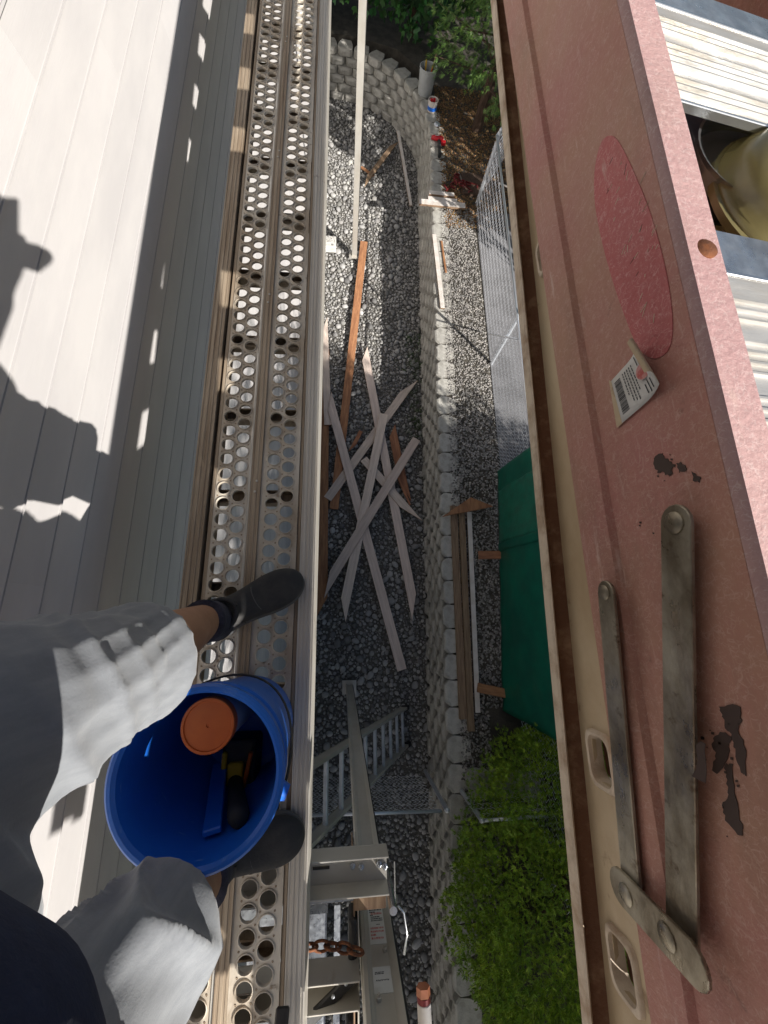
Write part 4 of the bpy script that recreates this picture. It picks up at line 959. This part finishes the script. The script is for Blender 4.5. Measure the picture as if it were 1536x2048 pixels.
# peeling price sticker
def onp(px, py, x=.2396): return atx(px, py, x)
tgc = [onp(1224, 762), onp(1291, 688), onp(1338, 768), onp(1246, 846)]
st = empty('price_sticker', tgc[0], 'peeling white barcode sticker curling off the pink ladder rail', 'sticker')
def bil(u, v, lift=0.):
    a = tgc[0].lerp(tgc[1], u); b2 = tgc[3].lerp(tgc[2], u); p = a.lerp(b2, v); p.x -= lift; return p
def lift(u): return .0006 + max(0, u - .5) ** 2 * .028
V = []; Fs = []
for i in range(11):
    for j in range(7): V.append(bil(i / 10, j / 6, lift(i / 10)))
for i in range(10):
    for j in range(6): a = i * 7 + j; Fs.append((a, a + 1, a + 8, a + 7))
mb = MB(); mb.add(V, Fs); o = obj('paper', mb, 'label', st, smooth=True); o.modifiers.new('s', 'SOLIDIFY').thickness = .0002
def patchq(u0, u1, v0, v1, mb):
    mb.add([bil(u0, v0, lift(u0) + .0005), bil(u1, v0, lift(u1) + .0005), bil(u1, v1, lift(u1) + .0005), bil(u0, v1, lift(u0) + .0005)], [(0, 1, 2, 3)])
mb = MB(); v = .12
while v < .88: l = random.choice((.008, .012, .02)); patchq(.07, .24, v, v + l, mb); v += l + random.choice((.008, .014))
obj('barcode', mb, 'ink', st)
mb = MB()
for u, v0, v1 in ((.31, .1, .62), (.37, .1, .8), (.43, .1, .78), (.49, .1, .82), (.55, .1, .7)):
    v = v0
    while v < v1: l = random.uniform(.03, .09); patchq(u, u + .022, v, v + l, mb); v += l + .018
for u, v0, v1 in ((.70, .05, .26), (.77, .05, .3), (.84, .06, .28), (.68, .70, .9), (.76, .66, .94), (.84, .7, .92)): patchq(u, u + .026, v0, v1, mb)
obj('print', mb, 'ink', st)
mb = MB(); c0 = (.80, .48); V = [bil(c0[0] + .15 * math.cos(a), c0[1] + .16 * math.sin(a), lift(c0[0]) + .0012) for a in np.linspace(0, 2 * math.pi, 18, endpoint=False)]; mb.add(V, [tuple(range(18))]); obj('pink_logo', mb, 'inkred', st)
mb = MB(); V = []; Fs = []
for i in range(7):
    for j in range(5):
        a = i / 6; u = 1 + .16 * math.sin(a * 2.6); l = lift(1) + .012 * a + .004 * math.sin(a * 3); p = bil(u, j / 4 * (1 - .25 * a) + .1 * a, l); V.append(p)
for i in range(6):
    for j in range(4): a = i * 5 + j; Fs.append((a, a + 1, a + 6, a + 5))
mb.add(V, Fs); obj('curl', mb, 'cream', st, smooth=True)
mb = MB(); q = [onp(1219, 760), onp(1226, 764), onp(1247, 846), onp(1235, 856)]; mb.add([v - Vector((.0007, 0, 0)) for v in q], [(0, 1, 2, 3)]); obj('torn_edge', mb, 'cream', st)

# things lying between the treads
pc0 = Vector((.380, .410, 5.446)); pn = empty('steel_pan', pc0, 'shiny round steel pan between the ladder treads', 'pan')
mb = MB(); mb.lathe([(0, 0), (.048, 0), (.056, .008), (.059, .022), (.062, .023), (.059, .020), (.054, .007), (.046, .003), (0, .003)], 40, pc0, ((1, 0, .0), (0, 1, .0), (0, -.1, 1))); obj('dish', mb, 'alus', pn, auto=40)
gc = Vector((.418, .362, 5.452)); MT['amber'].node_tree.nodes['Principled BSDF'].inputs['Transmission Weight'].default_value = .45
gl = empty('amber_jar', gc, 'large amber plastic jar lid dome lying beside the steel pan', 'jar')
mb = MB(); mb.lathe([(.082, 0), (.085, .004), (.085, .012), (.080, .014), (.077, .024), (.066, .036), (.045, .043), (.02, .046), (0, .0465)], 48, gc); obj('dome', mb, 'amber', gl, smooth=True)
mb = MB(); mb.lathe([(.0855, .002), (.0885, .003), (.0885, .009), (.0855, .010)], 48, gc, closed=True); obj('rim', mb, 'amber', gl, auto=40)
mb = MB(); mb.box(.285, .515, .23, .42, 5.386, 5.392); mb2 = mb; tb = top('cardboard_sheet', mb, 'cream', 'strip of tan cardboard under the amber jar', 'cardboard')
mb = MB(); mb.box(.285, .515, .424, .60, 5.386, 5.394); top('gap_backing', mb, 'black', 'dark tray painting in the shade of the gap under the steel pan', 'backing')  # black sheet stands in for the shade in the tread gap
# rail the ladder rests on, carried by the pump poles
wr = empty('work_rail', (.33, 2.5, 5.1), 'aluminium work rail carried on the poles under the step ladder', 'scaffold rail')
mb = MB(); mb.box(.360, .400, -2.4, 7.6, 5.115, 5.180); obj('beam', mb, 'alud', wr, bev=.003)
for y_, x_ in ((-.82, .14), (6.25, .205)):
    mb = MB(); mb.box(x_, .40, y_ - .02, y_ + .02, 5.07, 5.113); obj('arm', mb, 'alud', wr, bev=.002)
# tube with a hexagonal copper cap, lying in the carriage and pointing at the far end
bp_ = at(846, 1972, 4.18); AX = ((1, 0, 0), (0, .12, 1), (0, -1, .12)); e = empty('caulk_tube', bp_, 'white tube with a hexagonal copper cap beside the near pole', 'tube')
mb = MB(); mb.lathe([(.0205, .0), (.0205, .003), (.0215, .020)], 6, bp_, AX); obj('cap', mb, 'copper', e)
mb = MB(); mb.lathe([(.0190, .021), (.0200, .022), (.0200, .034), (.0190, .035)], 20, bp_, AX); obj('band', mb, 'redm', e, auto=40)
mb = MB(); mb.lathe([(.0192, .0355), (.0205, .037), (.0205, .09), (.0205, .30)], 20, bp_, AX); obj('barrel', mb, 'white', e, auto=40)
mb = MB(); mb.box(NPX + .0905, bp_.x + .02, bp_.y - .20, bp_.y - .12, bp_.z - .03, bp_.z - .024); obj('tube_holder', mb, 'black', pj)

# ------------------------------------------------------------------ blue bucket and what is in it
bb = Vector((-.214, -.218, PZ + .004)); bk = empty('blue_bucket', bb, 'blue plastic bucket of tools standing between the feet', 'bucket')
mb = MB(); mb.lathe(bucket_profile(.101, .121, .345), 64, bb); obj('pail', mb, 'bblue', bk, auto=32)
hw_ = []
for i in range(25):
    a = math.pi * i / 24; ax_ = R(62); u = Vector((math.cos(ax_), math.sin(ax_), 0)) ; v_ = Vector((math.sin(ax_), -math.cos(ax_), 0)) * -1
    # handle hangs down outside the pail's far right side
    z_ = .295 - .155 * math.sin(a) ** .8; rr = .101 + .020 * z_ / .30 + .008; ang = R(-20) + a
    hw_.append(bb + Vector((math.cos(ang) * rr, math.sin(ang) * rr, z_)))
mb = MB(); mb.tube(hw_, .0022, 8); obj('handle', mb, 'black', bk, smooth=True)
for ang in (-20, 160):
    mb = MB(); p = bb + Vector((math.cos(R(ang)) * .120, math.sin(R(ang)) * .120, .29)); d = Vector((math.cos(R(ang)), math.sin(R(ang)), 0)); mb.tube([p, p + d * .016], [.016, .012], 12); obj('handle_ear', mb, 'bblue', bk, auto=40)
jc = at(415, 1452, 4.945); jb = Vector((jc.x, jc.y, PZ + .014)); e = empty('orange_jar', jb, 'jar with a round orange lid inside the blue bucket', 'jar')
mb = MB(); mb.lathe([(0, 0), (.036, 0), (.040, .006), (.040, jc.z - jb.z - .03), (.038, jc.z - jb.z - .02), (0, jc.z - jb.z - .02)], 32, jb); obj('jar_body', mb, 'bgrey', e, auto=40)
mb = MB(); hz = jc.z - jb.z; mb.lathe([(.0435, hz - .020), (.0435, hz - .002), (.0422, hz), (.0385, hz), (.0375, hz - .0025), (.003, hz - .0025), (.0025, hz - .004), (0, hz - .004)], 40, jb); obj('lid', mb, 'orange', e, auto=40)
def inb(px, py, z): return at(px, py, z)
p, q = inb(440, 1530, 4.72), inb(424, 1665, 4.93); mb = MB(); mb.bar(p, q, .028, .010, (.2, .1, 1)); top('pry_bar', mb, 'bblue', 'flat dark blue bar leaning inside the blue bucket', 'pry bar', bev=.002)
p, q = inb(470, 1560, 4.74), inb(478, 1640, 4.93); mb = MB(); mb.tube([p, p.lerp(q, .6), p.lerp(q, .9), q], [.014, .016, .018, .013], 12); top('hammer_handle', mb, 'rubber', 'black rubber hammer handle leaning in the blue bucket', 'hammer', smooth=True)
c0 = inb(480, 1520, 4.70); e = empty('cordless_tool', c0 - Vector((0, 0, .04)), 'yellow and black tool at the bottom of the blue bucket', 'tool')
mb = MB(); mb.box(c0.x - .03, c0.x + .04, c0.y - .05, c0.y + .05, PZ + .013, 4.74); obj('case', mb, 'black', e, bev=.008, seg=2)
mb = MB(); mb.box(c0.x - .012, c0.x + .018, c0.y - .03, c0.y + .01, 4.741, 4.757); mb.box(c0.x - .026, c0.x - .016, c0.y - .04, c0.y + .03, 4.741, 4.752); obj('yellow_cover', mb, 'yellow', e, bev=.003)
mb = MB(); mb.bar((c0.x + .02, c0.y - .045, 4.752), (c0.x + .034, c0.y + .03, 4.756), .008, .01); obj('orange_trim', mb, 'orange', e, bev=.002)

# ------------------------------------------------------------------ the person
def remeshed(mb, voxel, smooth_it=6, fac=.5):
    me = mb.mesh('tmp'); o = bpy.data.objects.new('tmp', me); COL.objects.link(o)
    r_ = o.modifiers.new('r', 'REMESH'); r_.mode = 'VOXEL'; r_.voxel_size = voxel
    s_ = o.modifiers.new('s', 'SMOOTH'); s_.iterations = smooth_it; s_.factor = fac
    bpy.context.view_layer.update()
    out = bpy.data.meshes.new_from_object(o.evaluated_get(bpy.context.evaluated_depsgraph_get())); bpy.data.objects.remove(o)
    return out
def ell(mb, c_, r_, n=20, m_=12, ax=None):
    mb.lathe([(max(1e-4, math.sin(math.pi * i / m_)), -math.cos(math.pi * i / m_)) for i in range(m_ + 1)], n, c_, tuple(Vector(a) * k_ for a, k_ in zip(ax or ((1, 0, 0), (0, 1, 0), (0, 0, 1)), r_)))
def limb(mb, pts, rs, n=16):
    mb.tube(pts, list(rs), n)
    for p, r_ in zip(pts, rs): ell(mb, p, (r_, r_, r_), 14, 8)
G = PZ + .004
pe = empty('person', (-.26, -.22, G), 'person in grey shorts, navy shirt and black shoes standing on the plank', 'person')
ank = [Vector((-.292, .008, G + .10)), Vector((-.250, -.452, G + .10))]
knee = [Vector((-.285, -.048, 5.085)), Vector((-.236, -.372, 5.075))]
hip = [Vector((-.335, -.115, 5.47)), Vector((-.315, -.345, 5.47))]
pelv = Vector((-.345, -.23, 5.52))
body = MB()
for i in range(2):
    mid = ank[i].lerp(knee[i], .62) + Vector((-.006, 0, 0))
    limb(body, [ank[i] + Vector((0, 0, -.03)), ank[i] + Vector((0, 0, .03)), mid, knee[i], hip[i]], [.034, .036, .052, .050, .085])
    s_ = 1 if i == 0 else -1
    toe = [Vector((-.135, .088, G + .035)), Vector((-.12, -.445, G + .035))][i]
    limb(body, [ank[i] + Vector((-.012, 0, -.062)), toe + Vector((-.04, -.01, -.012))], [.028, .017])
ch_c = Vector((-.345, -.23, 5.98)); neck = Vector((-.30, -.23, 6.22)); head = Vector((-.235, -.225, 6.33))
limb(body, [pelv, Vector((-.33, -.23, 5.74)), ch_c, ch_c + Vector((.0, 0, .12))], [.15, .155, .15, .12], 20)
limb(body, [ch_c + Vector((.02, 0, .16)), neck, head], [.065, .055, .07])
ell(body, head + Vector((.03, 0, .01)), (.105, .078, .115)); ell(body, head + Vector((.135, 0, -.02)), (.022, .015, .022))
for s_ in (-1, 1): ell(body, head + Vector((.0, .08 * s_, 0)), (.025, .012, .034))
ell(body, head + Vector((.10, 0, -.075)), (.03, .035, .02))
sh = [ch_c + Vector((.02, .19, .12)), ch_c + Vector((.02, -.19, .12))]; elb = [Vector((-.26, .0, 5.72)), Vector((-.09, -.46, 5.59))]; wri = [Vector((-.085, -.03, 5.765)), Vector((.0, -.165, 5.662))]
for i in range(2):
    limb(body, [sh[i], elb[i], wri[i]], [.062, .050, .036])
    palm = wri[i] + (Vector((.055, -.01, -.012)) if i == 0 else Vector((.045, .05, .034)))
    limb(body, [wri[i], palm], [.028, .03]); side = Vector((0, 1, 0)) if i == 0 else Vector((0, -1, 0))
    for k_ in range(4):
        b0_ = palm + Vector((.018, (.024 - .016 * k_), .004)); l = (.068, .076, .072, .056)[k_]
        body.tube([b0_ - Vector((.03, 0, 0)), b0_, b0_ + Vector((l * .45, 0, .006)), b0_ + Vector((l * .85, -.002, -.004)), b0_ + Vector((l, -.003, -.014))], [.010, .0095, .009, .0085, .007], 8)
    body.tube([palm + Vector((-.015, .02, 0)), palm + Vector((.01, .042, .01)), palm + Vector((.04, .045, .012))], [.012, .0105, .008], 8)
bd = remeshed(body, .0085, 4); obj('body', bd, 'skin', pe, smooth=True)
# phone held over the yard
ph = MB(); pcx = Vector((.022, -.055, 5.722)); axs = [Vector(RM[:, 0].tolist()), Vector(RM[:, 1].tolist()), Vector(RM[:, 2].tolist())]
ph.obox(Vector((0, 0, CAMZ)) + axs[0] * .022 - axs[1] * .055 + axs[2] * .0085, axs, (.037, .075, .004)); phn = top('phone', ph, 'black', 'black phone held above the yard in both hands', 'phone', bev=.003)
# shirt
sm = MB()
limb(sm, [Vector((-.36, -.23, 5.62)), Vector((-.35, -.23, 5.72)), Vector((-.35, -.23, 5.92)), ch_c + Vector((.0, 0, .10))], [.175, .185, .178, .15], 24)
ell(sm, Vector((-.222, -.232, 5.52)), (.142, .155, .145)); ell(sm, Vector((-.37, -.23, 5.56)), (.165, .20, .145))
for i in range(2): limb(sm, [ch_c + Vector((0, .14 * (1 - 2 * i), .10)), sh[i], sh[i].lerp(elb[i], .72)], [.10, .085, .066])
shm = remeshed(sm, .011, 8)
for v in shm.vertices:
    n_ = mnoise.noise(Vector((v.co.x * 9, v.co.y * 9, v.co.z * 5))) * .008 + mnoise.noise(Vector((v.co.x * 22, v.co.y * 22, v.co.z * 9))) * .003
    v.co += v.normal * n_
obj('shirt', shm, 'shirt', pe, smooth=True)
# shorts
so2 = MB()
hem = [Vector((-.272, -.045, 5.085)), Vector((-.216, -.362, 5.065))]
for i in range(2):
    d = (hip[i] - hem[i]); ax_ = d.normalized()
    limb(so2, [hem[i] + ax_ * .05, hem[i].lerp(hip[i], .35), hem[i].lerp(hip[i], .7), hip[i] + Vector((0, 0, .02))], [.074, .085, .098, .106], 24)
    so2.tube([hem[i], hem[i] + ax_ * .02, hem[i] + ax_ * .10], [.080, .079, .077], 28)
ell(so2, Vector((-.345, -.23, 5.53)), (.165, .20, .15)); ell(so2, Vector((-.292, -.195, 5.41)), (.098, .10, .13))
shz = remeshed(so2, .0058, 10)
co = np.empty(len(shz.vertices) * 3); shz.vertices.foreach_get('co', co); co = co.reshape(-1, 3)
nr = np.array([v.normal[:] for v in shz.vertices])
out = co.copy()
_ax = (hip[0] - hem[0]).normalized(); _ea = _ax.cross(Vector((0, 1, 0))).normalized(); _eb = _ax.cross(_ea); _o = Vector((.75, .55, .3)); TH0 = math.atan2(_o.dot(_eb), _o.dot(_ea))
for q in range(len(co)):
    p = Vector(co[q]); i = 0 if (p - hem[0]).length + (p - hip[0]).length < (p - hem[1]).length + (p - hip[1]).length else 1
    ax_ = (hip[i] - hem[i]).normalized(); rel = p - hem[i]; tpar = rel.dot(ax_) / .42; rad = rel - ax_ * rel.dot(ax_)
    e_a = ax_.cross(Vector((0, 1, 0))).normalized(); e_b = ax_.cross(e_a); th = math.atan2(rad.dot(e_b), rad.dot(e_a))
    # right leg: folds fan out from the crotch to the hem; left leg: they hang round the thigh in arcs
    w1 = mnoise.noise(Vector((p.x * 5, p.y * 5, p.z * 5 + 3))); w2 = mnoise.noise(Vector((p.x * 3 + 7, p.y * 3, p.z * 3)))
    if i:
        dx_, dy_ = p.x + .235 + .30 * (5.42 - p.z), p.y + .215
        ph_ = math.atan2(dy_, dx_ + 1e-4) * 27 + 3.5 * w1; amp = .0135 * max(0, min(1, (math.hypot(dx_, dy_) - .045) / .09)) * (.55 + .75 * abs(w2) * 2)
    else:
        ph_ = (tpar * 40 + 7 * math.sin(th + .6) * (1.3 - tpar) + 7.0 * w1); amp = .0044 * (.35 + 1.3 * abs(w2) * 2) * max(0., min(1, tpar * 2.2 - .05))
        ph2 = th * 18 + 8 * tpar + 4 * w1; amp2 = .0036 * max(0, 1 - tpar * 1.5)
    s1_ = 1 - abs(math.sin(ph_ * .5)); f_ = amp * (s1_ * s1_ * 2.2 - .7)
    if not i: s3_ = 1 - abs(math.sin(ph2 * .5)); f_ += amp2 * (s3_ * s3_ * 2 - .6)
    f_ += .0032 * mnoise.noise(Vector((p.x * 10, p.y * 10, p.z * 6))) + .0006 * mnoise.noise(Vector((p.x * 45, p.y * 45, p.z * 22)))
    if i == 0:                                             # cargo pocket with its flap on the outer side of the thigh
        ta = (th - TH0 + math.pi) % (2 * math.pi) - math.pi
        sst = lambda x: max(0., min(1., x)) ** 2 * (3 - 2 * max(0., min(1., x)))
        f_ += .0036 * sst((.62 - abs(ta)) / .10) * sst((tpar - .16) / .04) * sst((.56 - tpar) / .04)
        f_ += .0034 * sst((.68 - abs(ta)) / .10) * sst((tpar - .46) / .035) * sst((.60 - tpar) / .04)
        if abs(ta + 1.25) < .035 and tpar < .9: f_ += .0026       # side seam
    f_ *= max(.25, min(1, tpar * 7))
    f_ += .0020 * max(0., min(1., (.075 - tpar) / .02))
    out[q] = co[q] + nr[q] * f_
shz.vertices.foreach_set('co', out.ravel()); shz.update()
sho = obj('shorts', shz, 'shorts', pe, smooth=True); sm_ = sho.modifiers.new('soften', 'SMOOTH'); sm_.iterations = 3; sm_.factor = .5
# shoes: lofted along the foot
def shoe(heel, toe, name):
    d = Vector((toe.x - heel.x, toe.y - heel.y, 0)); L = d.length; d.normalize(); s_ = Vector((-d.y, d.x, 0))
    st_ = [(-.02, .018, .040), (.0, .034, .066), (.10, .037, .082), (.25, .036, .088), (.40, .037, .080), (.52, .042, .066), (.66, .0475, .056), (.80, .0465, .050), (.90, .038, .042), (.97, .025, .034), (1.0, .010, .024)]
    def mk(zlo, zhi_f, wk, nm, m, n=18):
        V = []; Fs = []
        for (t_, w_, h) in st_:
            c_ = heel + d * (L * t_)
            for j in range(n):
                a = 2 * math.pi * j / n; ca, sa = math.cos(a), math.sin(a)
                x = math.copysign(abs(ca) ** .8, ca) * w_ * wk; zz = zlo + (zhi_f(h) - zlo) * (.5 + .5 * math.copysign(abs(sa) ** .75, sa)); V.append(Vector((c_.x, c_.y, G)) + s_ * x + Vector((0, 0, zz)))
        for i in range(len(st_) - 1):
            for j in range(n): Fs.append((i * n + j, i * n + (j + 1) % n, (i + 1) * n + (j + 1) % n, (i + 1) * n + j))
        Fs.append(tuple(range(n))[::-1]); Fs.append(tuple((len(st_) - 1) * n + j for j in range(n)))
        mb = MB(); mb.add(V, Fs); return mb
    up_ = obj(name, mk(.010, lambda h: h, 1.0, 'u', 'shoe'), 'shoe', pe, smooth=True); up_.modifiers.new('ss', 'SUBSURF').levels = 1; up_.modifiers['ss'].render_levels = 2
    so_ = obj('sole', mk(.001, lambda h: .020, 1.07, 's', 'sole'), 'sole', up_, smooth=True); so_.modifiers.new('ss', 'SUBSURF').render_levels = 2
    # tongue panel and collar
    mb = MB(); c_ = heel + d * (L * .16); ring = [Vector((c_.x, c_.y, G + .082)) + d * (.052 * math.cos(a)) + s_ * (.036 * math.sin(a)) + Vector((0, 0, .010 * math.cos(a) ** 2)) for a in np.linspace(0, 2 * math.pi, 25)]
    mb.tube(ring, .006, 8, caps=False); obj('collar', mb, 'shoe', up_, smooth=True)
    for t_, w_, h_ in ((.56, .0435, .0655), (.30, .0375, .0875)):
        c_ = heel + d * (L * t_); pts = [Vector((c_.x, c_.y, G)) + s_ * (w_ * math.copysign(abs(math.cos(q)) ** .8, math.cos(q))) + d * (-.022 * math.sin(q) + .012) + Vector((0, 0, .022 + (h_ - .022) * math.sin(q) ** .75)) for q in np.linspace(.05, math.pi - .05, 17)]
        mb = MB(); mb.tube(pts, .0016, 6); obj('seam', mb, 'sole', up_, smooth=True)
    return up_
sh1 = shoe(Vector((-.322, -.004, 0)), Vector((-.100, .112, 0)), 'shoe'); sh2 = shoe(Vector((-.292, -.462, 0)), Vector((-.078, -.436, 0)), 'shoe')
for i in range(2):
    mb = MB(); mb.tube([ank[i] + Vector((0, 0, -.045)), ank[i] + Vector((0, 0, -.01)), ank[i] + Vector((.002, -.001, .035)), ank[i] + Vector((.003, -.002, .052)), ank[i] + Vector((.003, -.002, .053))], [.046, .0445, .044, .0455, .041], 24); obj('sock', mb, 'sock', pe, smooth=True)
# hair
mb = MB(); ell(mb, head + Vector((.005, 0, .045)), (.115, .088, .095)); hm = remeshed(mb, .012, 3)
for v in hm.vertices: v.co += v.normal * (.008 * mnoise.noise(v.co * 30))
obj('hair', hm, 'hair', pe, smooth=True)
